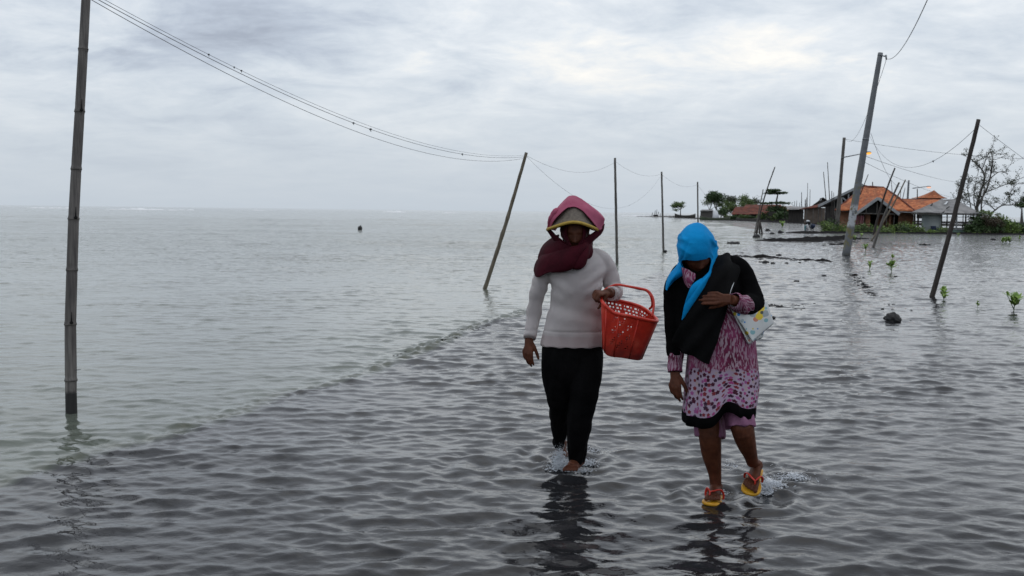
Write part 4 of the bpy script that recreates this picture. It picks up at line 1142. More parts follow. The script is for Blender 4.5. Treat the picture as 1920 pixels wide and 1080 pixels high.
# --- red-roofed houses of the far village
def farhouse(x0, x1, yr, ye, yb, D, mt, wall, label, hipin=6, seed=0):
    root = empty("village_house", V((x0+x1)/2, yb, D), label, "house", "far red-roofed houses")
    a_, b_ = V(x0+hipin, yr, D+4), V(x1-hipin, yr, D+4)
    c_, d_ = V(x1, ye, D), V(x0, ye, D)
    bk = (D+8)/D; c2, d2 = Vector((c_.x*bk, D+8, c_.z)), Vector((d_.x*bk, D+8, d_.z))
    roofpatch("roof", (a_, b_, c_, d_), M[mt], root, seed=seed, bumpy=.12, sagx=.15)
    roofpatch("roof", (b_, a_, d2, c2), M[mt], root, seed=seed+1)
    roofpatch("roof", (b_+Vector((0, .02, .01)), b_, c_, c2), M[mt], root, seed=seed+2); roofpatch("roof", (a_, a_+Vector((0, .02, .01)), d2, d_), M[mt], root, seed=seed+3)
    wallbox("wall", x0+3, x1-3, ye-.5, yb, D+1, 5, M[wall], root)
    return root
farhouse(1371, 1448, 388, 402, 411, 232, 'tilered', 'plankwall', "long far house with an uneven dark red tile roof between green trees and stakes", 8, 31)
farhouse(1392, 1470, 384, 392, 408, 262, 'tilered', 'plankwall', "house whose red ridge just shows over the long dark red roof", 6, 35)
farhouse(1464, 1489, 387, 395, 412, 215, 'tile', 'bamboowall', "small far house with a bright orange-red roof right of the layered tree", 4, 38)
root = empty("grey_shed", V(1325, 410, 238), "small grey plank shed at the water's edge under the green trees", "shed")
wallbox("wall", 1313, 1336, 394.5, 411, 238, 3, M['greywood'], root)
roofpatch("roof", (V(1316, 393, 242), V(1337, 393, 242), V(1337, 395.5, 237.5), V(1312, 396, 237.5)), M['greyroof'], root, seed=41)
rows = [[V(1337+8*u, 394+1.5*math.sin(u*3), 240), V(1336+10*u, 400+math.sin(5*u), 238.5), V(1336+13*u, 409, 237.5)] for u in np.linspace(0, 1, 9)]
o = MB().grid(rows).build("white_sheet", M['white']); solid(o, .15); tag(o, "white sheet hung beside the small grey shed under the trees", "sheet")
wallbox("x", 1440, 1478, 397, 412, 200, 2, M['plankwall'], None).name = "plank_fence"
tag(bpy.data.objects["plank_fence"], "low dark plank fence between the layered tree and the dark plank shed", "fence")

# boats
def boat(x0, x1, yb, D, hgt, mt, label, seed):
    a_, b_ = V(x0, yb, D), V(x1, yb, D); L = b_.x-a_.x; r = random.Random(seed); rows = []
    root = empty("wooden_boat", (a_.x+L/2, D, 0), label, "boat", "long wooden boats moored off the village")
    for i in range(25):
        u = i/24; x = a_.x+L*u; e = max(0.04, 1-(2*u-1)**4)*0.6; zt = hgt*(0.62+0.55*abs(2*u-1)**2.6); row = []
        for k in range(9):
            th = math.pi*k/8; row.append(Vector((x, D-math.cos(th)*e, zt-math.sin(th)**0.7*(zt+0.2))))
        rows.append(row)
    solid(MB().grid(rows).build("hull", M[mt], root), .06)
    mb = MB(); mb.tube([rows[i][0] for i in range(0, 25, 2)], [.05]*13, 6); mb.tube([rows[i][8] for i in range(0, 25, 2)], [.05]*13, 6); mb.build("gunwale", M['greywood'], root)
    for u in (.25, .45, .7):
        p = rows[int(u*24)]; MB().beam(p[0], p[8], .12).build("thwart", M['greywood'], root, smooth=False)
    return root
boat(1265, 1304, 408, 335, 1.1, 'boat', "dark long boat moored left of the green trees, below the lone small tree", 1)
boat(1312, 1369, 414, 222, .75, 'boatgreen', "mossy green long boat in front of the grey shed and white sheet", 2)
boat(1380, 1425, 414, 220, .55, 'boat', "low dark boat in front of the long dark red roof", 3)
# far jetty and trap stakes
root = empty("far_jetty", V(1230, 406, 380), "low dark jetty with scattered stakes far out on the water", "jetty")
rows = []
for i in range(30):
    u = i/29; p = V(1195+72*u, 406, 380); h_ = (.10+.35*u*(0.6+.4*math.sin(i*2.1))); rows.append([Vector((p.x, 378+math.sin(i), -.3)), Vector((p.x, 379, h_)), Vector((p.x, 382, h_)), Vector((p.x, 384, -.3))])
MB().grid(rows).build("deck", M['darkwood'], root)
for x, h_ in ((1222, 1.2), (1227, 2.0), (1230, 2.4), (1233, 1.6), (1237, 1.0), (1242, .9)):
    p = V(x, 406, 380); MB().tube([Vector((p.x, p.y, -.2)), Vector((p.x+.3, p.y, h_+.3))], [.14, .09], 6).build("stake", M['darkwood'], root)
MB().box(V(1229, 404.5, 380), (1.6, .8, .7)).build("bundle", M['dark'], root, smooth=False)

# buoy
o = MB().ball((0, 0, .10), (.17, .16, .19)).tube([(0, 0, .2), (.05, 0, .33)], [.05, .04], 8).build("buoy", M['mudstone'])
o.location = G(675, 431); tag(o, "small black buoy floating alone on the open sea left of the leaning pole", "buoy")

# ------------------------------------------------------------------ vegetation
def leafcloud(mb, centers, n, size, rad, r, flat=0.7):
    for _ in range(n):
        c = centers[r.randrange(len(centers))]
        d_ = Vector((r.gauss(0, 1), r.gauss(0, 1), r.gauss(0, 1)*flat))*rad*0.55
        p = Vector(c)+d_
        a_ = Vector((r.gauss(0, 1), r.gauss(0, 1), r.gauss(0, .6))).normalized(); b_ = a_.cross(Vector((r.gauss(0, 1), r.gauss(0, 1), r.gauss(0, 1)))).normalized()
        s_ = size*r.uniform(.55, 1.3)
        mb.add([p-a_*s_, p+b_*s_*.42-a_*s_*.1, p+a_*s_, p-b_*s_*.42+a_*s_*.1], [(0, 1, 2, 3)])
def branches(mb, p, d_, L, rad, depth, r, tips, spread=.6, up=.1, nsub=3):
    """recursive limbs: tapered, slightly crooked"""
    pts = [p]; q = Vector(d_).normalized(); cur = Vector(p)
    for i in range(4):
        q = (q+Vector((r.gauss(0, .13), r.gauss(0, .13), r.gauss(0, .1)+up*.3))).normalized(); cur = cur+q*L/4; pts.append(cur.copy())
    mb.tube(pts, [rad*(1-.13*i) for i in range(5)], 6 if depth > 1 else 4)
    if depth == 0: tips.append(pts[-1]); tips.append(pts[2]); return
    for k in range(nsub):
        t = r.choice((2, 3, 4)) if k else 4
        nd = (q+Vector((r.gauss(0, spread), r.gauss(0, spread), r.gauss(0, spread*.7)+up))).normalized()
        branches(mb, pts[t], nd, L*r.uniform(.55, .8), rad*.55, depth-1, r, tips, spread, up, nsub)
def tree(name, label, base, H, rad, seed, leaf, nleaf, lsize, lrad, spread=.6, up=.15, depth=3, nsub=3, trunkH=.35, lean=(0, 0), cat="tree", group=None, tmat='trunk', flat=.7):
    r = random.Random(seed); root = empty(name, base, label, cat, group)
    mb = MB(); tips = []; b = Vector(base)-Vector((0, 0, .3)); top = Vector(base)+Vector((lean[0], lean[1], H*trunkH))
    mb.tube([b, b.lerp(top, .5)+Vector((r.gauss(0, .05), 0, 0))*H*.1, top], [rad*1.25, rad, rad*.8], 8, sub=3)
    for k in range(nsub+1):
        dd = Vector((r.gauss(0, spread)+lean[0]*.3, r.gauss(0, spread), 1.0))
        branches(mb, top, dd, H*(1-trunkH)*.42, rad*.6, depth-1, r, tips, spread, up, nsub)
    mb.build("trunk", M[tmat], root)
    cr_ = MB(); leafcloud(cr_, tips, nleaf, lsize, lrad, r, flat); cr_.build("crown", M[leaf], root, smooth=False)
    return root
tg = "green trees of the far village"
tree("broadleaf_tree", "lone small rounded tree on the jetty left of the village", V(1276, 404, 335), 5.6, .16, 11, 'leafmid', 1500, .26, .75, .8, .1, 3, 3, .32, flat=.4)
tree("broadleaf_tree", "tallest dark green tree standing above the small grey shed", V(1343, 406, 246), 6.6, .2, 12, 'leafdark', 2600, .26, .85, .55, .2, 3, 3, .25, group=tg)
tree("broadleaf_tree", "wispy tree at the left end of the row, beside the small grey shed", V(1330, 406, 250), 5.4, .14, 13, 'leafmid', 800, .22, .7, .5, .25, 3, 3, .3, group=tg)
tree("broadleaf_tree", "rounded green tree between the tallest one and the long dark red roof", V(1358, 406, 244), 4.6, .18, 14, 'leafmid', 1600, .26, .8, .7, .1, 3, 3, .2, group=tg)
tree("broadleaf_tree", "pale thin tree behind the long dark red roof, nearer the white sheet", V(1374, 404, 285), 6.4, .16, 15, 'leafbare', 1300, .24, .9, .7, .15, 3, 3, .3, group=tg)
tree("broadleaf_tree", "wide greenish tree behind the middle of the long dark red roof", V(1396, 404, 280), 6.2, .18, 16, 'leafmid', 2000, .25, .95, .8, .1, 3, 3, .2, group=tg)
tree("broadleaf_tree", "thin sparse tree behind the right end of the long dark red roof", V(1414, 404, 285), 5.4, .14, 17, 'leafbare', 900, .22, .9, .7, .15, 3, 3, .3, group=tg)
tree("broadleaf_tree", "low bush-like tree beside the white sheet", V(1352, 408, 240), 2.6, .1, 18, 'leafdark', 900, .22, .7, .9, .1, 2, 4, .2, group=tg)

# tree with flat layered canopy
root = empty("layered_tree", V(1458, 412, 205), "dark tree with two flat layered tiers of leaves behind the long leaning stake", "tree")
r = random.Random(77); mb = MB(); D = 205
mb.tube([V(1459, 414, D), V(1458, 395, D), V(1456, 378, D), V(1458, 366, D), V(1457, 357, D)], [.28, .24, .19, .13, .06], 8, sub=3)
cr_ = MB()
for (xa, xb, yc, th) in ((1433, 1474, 361.5, 3.0), (1428, 1480, 380, 2.8), (1440, 1476, 391, 5.5), (1440, 1460, 356.5, .8)):
    for k in range(16):
        x = r.uniform(xa, xb); p = V(x, yc+r.uniform(-th, th)*.35+abs(x-1457)*.03, D+r.uniform(-2, 2)); q = V(1457, yc+1.5, D)
        mb.tube([q, q.lerp(p, .6)+Vector((0, 0, .1)), p], [.06, .045, .02], 5)
        leafcloud(cr_, [p, p.lerp(q, .25)], 75, .22, .50 if th < 5 else .8, r, .33 if th < 5 else .7)
mb.build("trunk", M['trunk'], root); cr_.build("crown", M['leafdark'], root, smooth=False)

# bare storm-thinned tree on the right: traced limbs, random twigs
root = empty("bare_tree", V(1838, 436, 98), "tall half-bare grey tree with wind-thinned crown right of the pavilion", "tree")
r = random.Random(19); D = 98; mb = MB(); tips = []
limbs = [([(1838, 440), (1834, 405), (1832, 385), (1838, 362), (1846, 335), (1841, 318), (1828, 305), (1818, 296)], .28, .07),
         ([(1832, 388), (1842, 370), (1852, 350), (1858, 325), (1861, 300), (1857, 282)], .20, .06),
         ([(1838, 440), (1841, 410), (1840, 385), (1845, 360), (1846, 335), (1850, 310)], .15, .06),
         ([(1846, 345), (1862, 330), (1875, 322), (1890, 326)], .10, .05),
         ([(1841, 318), (1848, 300), (1850, 285)], .10, .05),
         ([(1822, 400), (1818, 375), (1814, 350), (1818, 338)], .10, .04),
         ([(1830, 396), (1826, 375), (1828, 350), (1832, 330)], .10, .04),
         ([(1816, 396), (1808, 380), (1800, 365), (1792, 358)], .07, .03),
         ([(1838, 365), (1870, 352), (1895, 342), (1925, 330)], .08, .04),
         ([(1834, 390), (1826, 385), (1812, 372), (1806, 352)], .07, .03)]
for pts, r0, r1 in limbs:
    P = [V(x, y, D+r.uniform(-1.2, 1.2)*(i > 1)) for i, (x, y) in enumerate(pts)]
    P, Q = catmull(P, [(r0+(r1-r0)*i/(len(P)-1))*.6 for i in range(len(P))], 4)
    mb.tube(P, Q, 7)
    for i in range(len(P)//3, len(P)):
        if r.random() < .85:
            dd = Vector((r.gauss(0, .9), r.gauss(0, .8), r.gauss(.55, .5)))
            branches(mb, P[i], dd, r.uniform(.45, 1.1), .030, 1, r, tips, .6, .15, 3)
mb.build("trunk", M['trunk'], root)
cr_ = MB(); leafcloud(cr_, tips, 3000, .085, .20, r, .8); cr_.build("crown", M['leafbare'], root, smooth=False)
# fallen leaning bough with red-brown leaves beside it
root = empty("leaning_tree", V(1858, 434, 96), "low crooked tree leaning right over the green shrubs at the right edge", "tree")
mb = MB(); tips = []; D = 96
for pts, r0, r1 in (([(1850, 436), (1856, 405), (1866, 394), (1880, 385), (1900, 384), (1915, 376)], .16, .05), ([(1866, 394), (1858, 386), (1856, 380)], .09, .04), ([(1895, 385), (1892, 370), (1900, 352), (1910, 343)], .07, .04), ([(1880, 385), (1890, 370), (1902, 365)], .05, .03)):
    P = [V(x, y, D+r.uniform(-1, 1)*(i > 1)) for i, (x, y) in enumerate(pts)]; P, Q = catmull(P, [(r0+(r1-r0)*i/(len(P)-1))*.6 for i in range(len(P))], 4); mb.tube(P, Q, 7)
    for i in range(len(P)//2, len(P)):
        branches(mb, P[i], Vector((r.gauss(0, .8), r.gauss(0, .8), r.gauss(.5, .5))), r.uniform(.4, .9), .026, 1, r, tips, .6, .15, 3)
mb.build("trunk", M['trunk'], root); cr_ = MB(); leafcloud(cr_, tips, 900, .085, .2, r, .8); cr_.build("crown", M['leafbare'], root, smooth=False)
# small flat-topped trees at the right edge
for (x, yc, yb, lab) in ((1917, 386, 424, "small dark flat-topped tree standing on the far spit at the right edge"),):
    root = empty("flat_topped_tree", V(x, yb, 190), lab, "tree")
    mb = MB(); D = 190
    for dx in (-5, 0, 4): mb.tube([V(x+dx*.8-1, yb, D), V(x+dx*.3-1, (yb+yc)/2+4, D), V(x-1, yc-6, D)], [.18, .12, .06], 7, sub=3)
    mb.build("trunk", M['trunk'], root); cr_ = MB(); cs = [V(x+r.uniform(-11, 12), yc+r.uniform(-2.5, 2.5), D+r.uniform(-1, 1)) for _ in range(14)]+[V(x+r.uniform(-4, 4), yc-12+r.uniform(-4, 4), D) for _ in range(5)]
    leafcloud(cr_, cs, 900, .22, .55, r, .5); cr_.build("crown", M['leafdark'], root, smooth=False)

# shrubs along the waterline
def shrub(base, H, wd, seed, leaf, label, group, n=700, size=.12):
    r = random.Random(seed); root = empty("shrub", base, label, "shrub", group)
    mb = MB(); tips = []
    for k in range(7):
        dd = Vector((r.gauss(0, .5)*wd/H, r.gauss(0, .5), 1)); branches(mb, Vector(base)+Vector((r.uniform(-.3, .3)*wd, r.uniform(-.2, .2), -.15)), dd, H*.55, .03, 1, r, tips, .6, .25, 3)
    mb.build("stem", M['trunk'], root)
    cr_ = MB(); cs = tips+[Vector(base)+Vector((r.uniform(-.5, .5)*wd, r.uniform(-.4, .4), r.uniform(.1, .55)*H)) for _ in range(10)]
    leafcloud(cr_, cs, n, size, .26, r, .8); cr_.build("crown", M[leaf], root, smooth=False)
sg1 = ("row of green shrubs before the brick house", "leafy green shrub in the row along the water before the brick house")
sg2 = ("shrubs right of the pavilion", "green shrub in the thicket right of the pavilion")
for i, (x, h_, w_) in enumerate(((1548, 1.25, .9), (1555, 1.05, 1.0), (1563, 1.45, 1.0), (1574, .8, 1.1), (1585, 1.1, 1.0), (1603, .7, 1.1), (1612, 1.05, .9), (1625, .75, 1.2), (1637, .95, .9), (1652, .55, 1.2), (1664, 1.0, .9), (1686, 1.2, 1.1), (1695, .85, 1.0), (1705, 1.15, .9), (1724, .6, .8), (1745, .4, .7), (1768, .75, .8))):
    shrub(V(x, 438, 85.0+(i % 3)*.7), h_, w_, 100+i, ('leafbush', 'leafmid', 'leafdark', 'leafbush', 'leafmid')[i % 5], sg1[1], sg1[0], 330, .10)
for i, (x, h_, w_, lf) in enumerate(((1822, .9, .9, 'leafdark'), (1832, 1.6, 1.3, 'leafdark'), (1843, 2.1, 1.2, 'leafdark'), (1853, 2.4, 1.5, 'leafmid'), (1862, 1.7, 1.3, 'leafbrown'), (1868, 1.4, 1.2, 'leafdark'), (1877, 1.7, 1.3, 'leafbush'), (1887, 1.2, 1.3, 'leafdark'), (1897, 1.1, 1.2, 'leafbush'), (1907, .9, 1.2, 'leafdark'), (1918, 1.1, 1.3, 'leafdark'), (1930, 1.0, 1.4, 'leafbush'), (1854, 1.0, 1.4, 'leafdark'), (1874, .9, 1.3, 'leafbush'))):
    shrub(V(x, 438, 86.0+(i % 4)*.7), h_, w_, 140+i, lf, sg2[1], sg2[0], 800)
# growth at the foot of the far village
for i, (x, D, h_, w_) in enumerate(((1378, 226, 1.4, 3), (1392, 226, 1.3, 3), (1405, 226, 1.2, 3), (1428, 222, 1.6, 2.4), (1444, 205, 2.0, 2.6), (1452, 200, 1.6, 2.4), (1468, 196, 1.8, 2.5), (1365, 230, 1.2, 2.5))):
    shrub(V(x, 412, D), h_, w_, 180+i, 'leafmid' if i % 2 else 'leafdark', "low shrub along the waterfront of the far village", "low shrubs of the far village", 500, .26)
# ground creepers
r = random.Random(3); mb = MB(); cs = [V(x, 438.5, 84.6+r.uniform(-.3, 1.5))-Vector((0, 0, .1)) for x in np.arange(1548, 1720, .6)]+[V(x, 438, 85.6+r.uniform(-.3, 2))-Vector((0, 0, .1)) for x in np.arange(1815, 1945, .6)]
leafcloud(mb, [Vector((c.x, c.y, .08)) for c in cs], 3500, .08, .20, r, .4)
tag(mb.build("ground_creepers", M['leafbush'], None, smooth=False), "low creeping greenery covering the bank before the houses", "greenery", kind="stuff")

# mangrove seedlings in the lagoon
def seedling(px, py, H, n, seed, label, name="mangrove_seedling", cat="seedling", double=False):
    r = random.Random(seed); b = G(px, py); root = empty(name, b, label, cat, "mangrove seedlings in the lagoon")
    mb = MB(); lf = MB()
    def spray(base, top, cnt, s_):
        for k in range(cnt):
            a_ = 2*math.pi*k/cnt*1.618+r.uniform(-.3, .3); t_ = r.uniform(.08, 1.0) if k > 3 else 1.0
            p = base.lerp(top, t_); el_ = r.uniform(.5, 1.25); d_ = Vector((math.cos(a_)*math.cos(el_), math.sin(a_)*math.cos(el_), math.sin(el_)))
            L = s_*r.uniform(.75, 1.15); wv = d_.cross(Vector((0, 0, 1))).normalized()*L*.23; up = Vector((0, 0, 1))
            pts = [p, p+d_*L*.3+wv*.8, p+d_*L*.62+wv-up*L*.03, p+d_*L-up*L*.10, p+d_*L*.62-wv-up*L*.03, p+d_*L*.3-wv*.8, p+d_*L*.5-up*L*.06]
            lf.add(pts, [(0, 1, 6), (1, 2, 6), (2, 3, 6), (3, 4, 6), (4, 5, 6), (5, 0, 6)])
    top = b+Vector((r.uniform(-.05, .05)*H, 0, H*.52)); mb.tube([b-Vector((0, 0, .2)), top], [H*.028, H*.018], 6)
    spray(b+Vector((0, 0, .05*H)), top, n, H*.50)
    for k in range(3 if n > 12 else 1):
        t2 = b+Vector((r.uniform(-.35, .35)*H, r.uniform(-.2, .2), r.uniform(.45, .75)*H)); mb.tube([b+Vector((0, 0, .1*H)), t2], [H*.02, H*.014], 5); spray(b.lerp(t2, .4), t2, n//2, H*.38)
    if double:
        t3 = top+Vector((.02, 0, H*.5)); mb.tube([top, t3], [H*.018, H*.012], 5); spray(top, t3, n, H*.33)
    mb.build("stem", M['leafmid'], root); lf.build("leaves", M['leafseed'], root, smooth=False)
seedling(1770, 563, .26, 16, 1, "leafy mangrove seedling right beside the foot of the dark leaning pole")
seedling(1900, 583, .34, 16, 2, "largest mangrove seedling, with dark stems, at the right edge of the lagoon")
seedling(1833, 579, .13, 8, 3, "smallest mangrove seedling between the two larger leafy ones")
seedling(1672, 511, .38, 12, 4, "tall narrow mangrove seedling between the concrete pole and the dark leaning pole", double=True)
seedling(1630, 506, .28, 10, 5, "low mangrove seedling just left of the tall narrow one")
seedling(1622, 474, .42, 9, 6, "mangrove seedling close behind the foot of the concrete pole")
seedling(1603, 452, .45, 9, 7, "mangrove seedling on the mud just right of the concrete pole")
seedling(1615, 446, .40, 9, 8, "small mangrove seedling at the shrubs left of the pale crossing stick")
seedling(1467, 428, .9, 12, 9, "lone low shrub-like mangrove standing in water below the layered tree")
seedling(1912, 450, .35, 8, 10, "tiny distant mangrove tuft near the right edge of the frame")
seedling(1796, 446, .4, 8, 11, "tiny pale tuft in the water just before the pavilion")
for i, (x, y) in enumerate(((1886, 456), (1880, 457), (1893, 456))):
    seedling(x, y, .42, 14, 12+i, "one of the three tufts making the pale green clump right of the dark leaning pole")

# rocks and drifting lumps
def rock(px, py, sx, sy, sz, seed, label, name="rock", group=None, cat="rock", m_='mudstone'):
    o = MB().ball((0, 0, 0), (sx, sy, sz), nu=28, nv=18).build(name, M[m_])
    push(o.data, lambda P: vnoise(P+seed*3.1, 2.4/max(sx, sy), seed, 4)*.75*sz)
    o.location = G(px, py)+Vector((0, sy*.6, sz*.25)); tag(o, label, cat, group); return o
rock(1679, 603, .105, .12, .085, 2, "dark wet rock jutting from the shallow water, right of the women")
rock(1664, 598, .05, .05, .03, 6, "small dark stone touching the left side of the big wet rock")
rl_ = [(1448, 439, .34, .14), (1463, 437, .34, .22), (1428, 440, .25, .12), (1440, 433, .3, .22), (1419, 445, .38, .2), (1466, 436, .35, .12), (1507, 437, .2, .1)]
for i, (x, y, s_, h_) in enumerate(rl_):
    rock(x, y, s_*.6, s_*.45, h_*.7, 10+i, "dark lump of mud by the far stakes and the layered tree", "mud_lump", "mud lumps near the far stakes", "mud lump")
for i, (x, y, s_) in enumerate(((1726, 459.5, .09), (1734, 459.8, .15), (1742.5, 459.5, .08), (1863, 450, .17), (1375, 457.5, .19), (1382, 457, .16), (1368, 456.5, .12), (1461, 479, .1), (1436, 493, .12), (1426, 492, .06), (1450, 494, .07), (1475, 494, .06), (1500, 493, .05), (1545, 518, .06), (1547, 526, .04), (1680, 519, .04), (1655, 580, .03), (1494, 528, .06), (1420, 600, .03), (1449, 597, .05))):
    rock(x, y, s_, s_*.7, s_*.45, 40+i, "small dark lump breaking the surface of the flooded track and lagoon", "debris_lump", "small debris lumps in the shallows", "debris")
# rubble of the strips just awash: many small pieces, nobody counts them
r = random.Random(8); mb = MB()
for (x0, y0, x1, y1, wd, n, s_) in ((1604, 518, 1640, 556, 6, 170, .026), (1428, 571, 1500, 579, 4, 130, .022), (1640, 556, 1700, 590, 14, 22, .022), (1380, 480, 1555, 490, 3, 260, .05), (1440, 449, 1600, 455, 5, 330, .07), (740, 668, 935, 604, 5, 50, .013), (1340, 455, 1400, 476, 3, 20, .05), (1480, 573, 1530, 570, 5, 30, .02)):
    for k in range(n):
        t_ = r.random(); p = G(x0+(x1-x0)*t_+r.gauss(0, wd), y0+(y1-y0)*t_+r.gauss(0, wd*.35)); s2 = s_*r.uniform(.35, 1.3)
        mb.ball(p+Vector((0, 0, s2*.05)), (s2*r.uniform(.8, 1.8), s2, s2*r.uniform(.15, .4)), M=Matrix.Rotation(r.uniform(0, 3), 3, 'Z'), nu=7, nv=5)
tag(mb.build("rubble", M['mudstone'], None, smooth=False), "dark rubble strewn along the strips just awash on the flooded track", "rubble", kind="stuff")

# loaded bicycle on the spit
DBk = 81.0
root = empty("loaded_bicycle", V(1518, 437, DBk), "bicycle parked on the mud spit, loaded with white bundle, dark sacks and teal cloth", "bicycle")
def B(px, py, dy=0): return V(px, py, DBk+dy)
for (x, y, dy) in ((1513, 430, -.5), (1523, 429, .5)):
    wm_ = MB(); c = B(x, y, dy); rad_ = .30; pts = [c+Vector((math.sin(a_)*.55*rad_, math.sin(a_)*.84*rad_, math.cos(a_)*rad_)) for a_ in np.linspace(0, 2*math.pi, 25)]
    wm_.tube(pts, [.034]*25, 6); wb = wm_.build("wheel", M['wire'], root)
    for k in range(6):
        a_ = k*math.pi/3; MB  # spokes
    sp_ = MB()
    for k in range(0, 24, 4): sp_.tube([c, pts[k]], [.006, .006], 4)
    sp_.build("spokes", M['steel'], wb)
f_ = MB(); 
for a_, b_ in (((1513, 430, -.5), (1515, 419, -.3)), ((1515, 421, -.3), (1519, 427, 0)), ((1519, 427, 0), (1523, 429, .5)), ((1515, 421, -.3), (1521, 420, .3)), ((1521, 418, .3), (1519, 427, 0)), ((1523, 429, .5), (1521, 420, .3))):
    f_.tube([B(*a_), B(*b_)], [.032, .032], 6)
f_.tube([B(1519, 427, 0), B(1522, 437, -.2)], [.015, .015], 5)
f_.build("frame", M['wire'], root)
MB().tube([B(1508, 415, -.5), B(1514, 417, -.3), B(1520, 414.5, -.2)], [.02]*3, 6).build("handlebar", M['wire'], root)
def bundle(name, c, s_, m_, seed):
    o = MB().ball((0, 0, 0), s_, nu=20, nv=14).build(name, m_, None); push(o.data, lambda P: vnoise(P+seed, 6, seed, 3)*.05)
    for v in o.data.vertices: v.co += c
    attach(o, root)
bundle("white_bundle", B(1514.5, 414.5, -.2), (.17, .14, .07), M['white'], 1)
bundle("white_cloth", B(1513.5, 425, -.45), (.08, .10, .20), M['white'], 5)
bundle("dark_sack", B(1515.5, 418.5, -.2), (.22, .2, .13), M['dark'], 2)
bundle("navy_sack", B(1523.5, 424, .3), (.22, .25, .21), M['navy'], 3)
bundle("teal_cloth", B(1509.5, 427, -.5), (.06, .06, .22), M['teal'], 4)

# faded washing hanging by the porch
for i, (x0, x1, y0, y1, lab) in enumerate(((1602, 1609, 404, 422, "faded pink cloth on the porch, half hidden by the concrete pole"), (1611, 1619, 404, 424, "wider faded pink cloth on the porch, right of the concrete pole"))):
    rows = [[V(x0+(x1-x0)*u+math.sin(v*5+i)*.6, y0+(y1-y0)*v, DH-1.2+.1*math.sin(u*12)) for u in np.linspace(0, 1, 14)] for v in np.linspace(0, 1, 12)]
    o = MB().grid(rows).build("hanging_cloth", M['pinkcloth']); solid(o, .02); tag(o, lab, "washing", "pink cloths on the porch")
a_, b_ = V(1600, 403.5, DH-1.2), V(1621, 403.5, DH-1.2)
tag(MB().tube([a_, b_], [.012, .012], 5).build("washing_line", M['wire']), "washing line strung across the left side of the porch", "line")
# ------------------------------------------------------------------ people
def head(mb, c, Mx, s=1.0):
    """sculpted head: x right, -y face, z up, then turned by Mx"""
    nu, nv = 72, 56; vs = []
    def gs(p, c0, r): return math.exp(-(((p.x-c0[0])/r[0])**2+((p.y-c0[1])/r[1])**2+((p.z-c0[2])/r[2])**2))
    def sculpt(n_):
        p = Vector((n_.x*.074, n_.y*.094, n_.z*.116))
        if p.z < 0: k = (-p.z/.116); p.x *= 1-.30*k**1.6; p.y *= 1-.10*k**2
        if p.y > 0 and p.z < -.03: p.y *= .88
        d_ = Vector((0, 0, 0)); F = Vector((0, -1, 0))
        d_ += F*.020*gs(p, (0, -.094, -.022), (.013, .05, .014))          # nose tip
        d_ += F*.011*gs(p, (0, -.094, .000), (.009, .05, .022))           # bridge
        for sx in (-1, 1):
            d_ += F*.006*gs(p, (sx*.013, -.09, -.026), (.008, .04, .008))
            d_ -= F*.010*gs(p, (sx*.031, -.085, .012), (.017, .05, .012))  # sockets
            d_ += F*.007*gs(p, (sx*.031, -.08, .009), (.012, .05, .007))   # closed lids
            d_ += F*.005*gs(p, (sx*.030, -.085, .031), (.022, .05, .008))  # brows
            d_ += F*.005*gs(p, (sx*.042, -.07, -.022), (.018, .05, .018))  # cheeks
        d_ += F*.008*gs(p, (0, -.088, -.051), (.021, .05, .006))
        d_ += F*.008*gs(p, (0, -.086, -.064), (.018, .05, .006))
        d_ -= F*.006*gs(p, (0, -.088, -.0575), (.022, .05, .003))
        d_ += F*.009*gs(p, (0, -.08, -.092), (.018, .05, .014))
        return p+d_
    vs.append(sculpt(Vector((0, 0, 1))))
    for j in range(1, nv):
        ph = math.pi*j/nv
        for i in range(nu):
            th = 2*math.pi*i/nu; vs.append(sculpt(Vector((math.sin(ph)*math.cos(th), math.sin(ph)*math.sin(th), math.cos(ph)))))
    vs.append(sculpt(Vector((0, 0, -1))))
    fs = [(0, 1+i, 1+(i+1) % nu) for i in range(nu)]
    for j in range(nv-2):
        b = 1+j*nu; fs += [(b+i, b+nu+i, b+nu+(i+1) % nu, b+(i+1) % nu) for i in range(nu)]
    b = 1+(nv-2)*nu; e = len(vs)-1; fs += [(b+i, e, b+(i+1) % nu) for i in range(nu)]
    mb.add([Vector(c)+Mx @ (v*s) for v in vs], fs)
    for sx in (-1, 1): mb.ball(Vector(c)+Mx @ Vector((sx*.076*s, .01*s, -.005*s)), (.010*s, .018*s, .030*s), M=Mx, nu=10, nv=8)

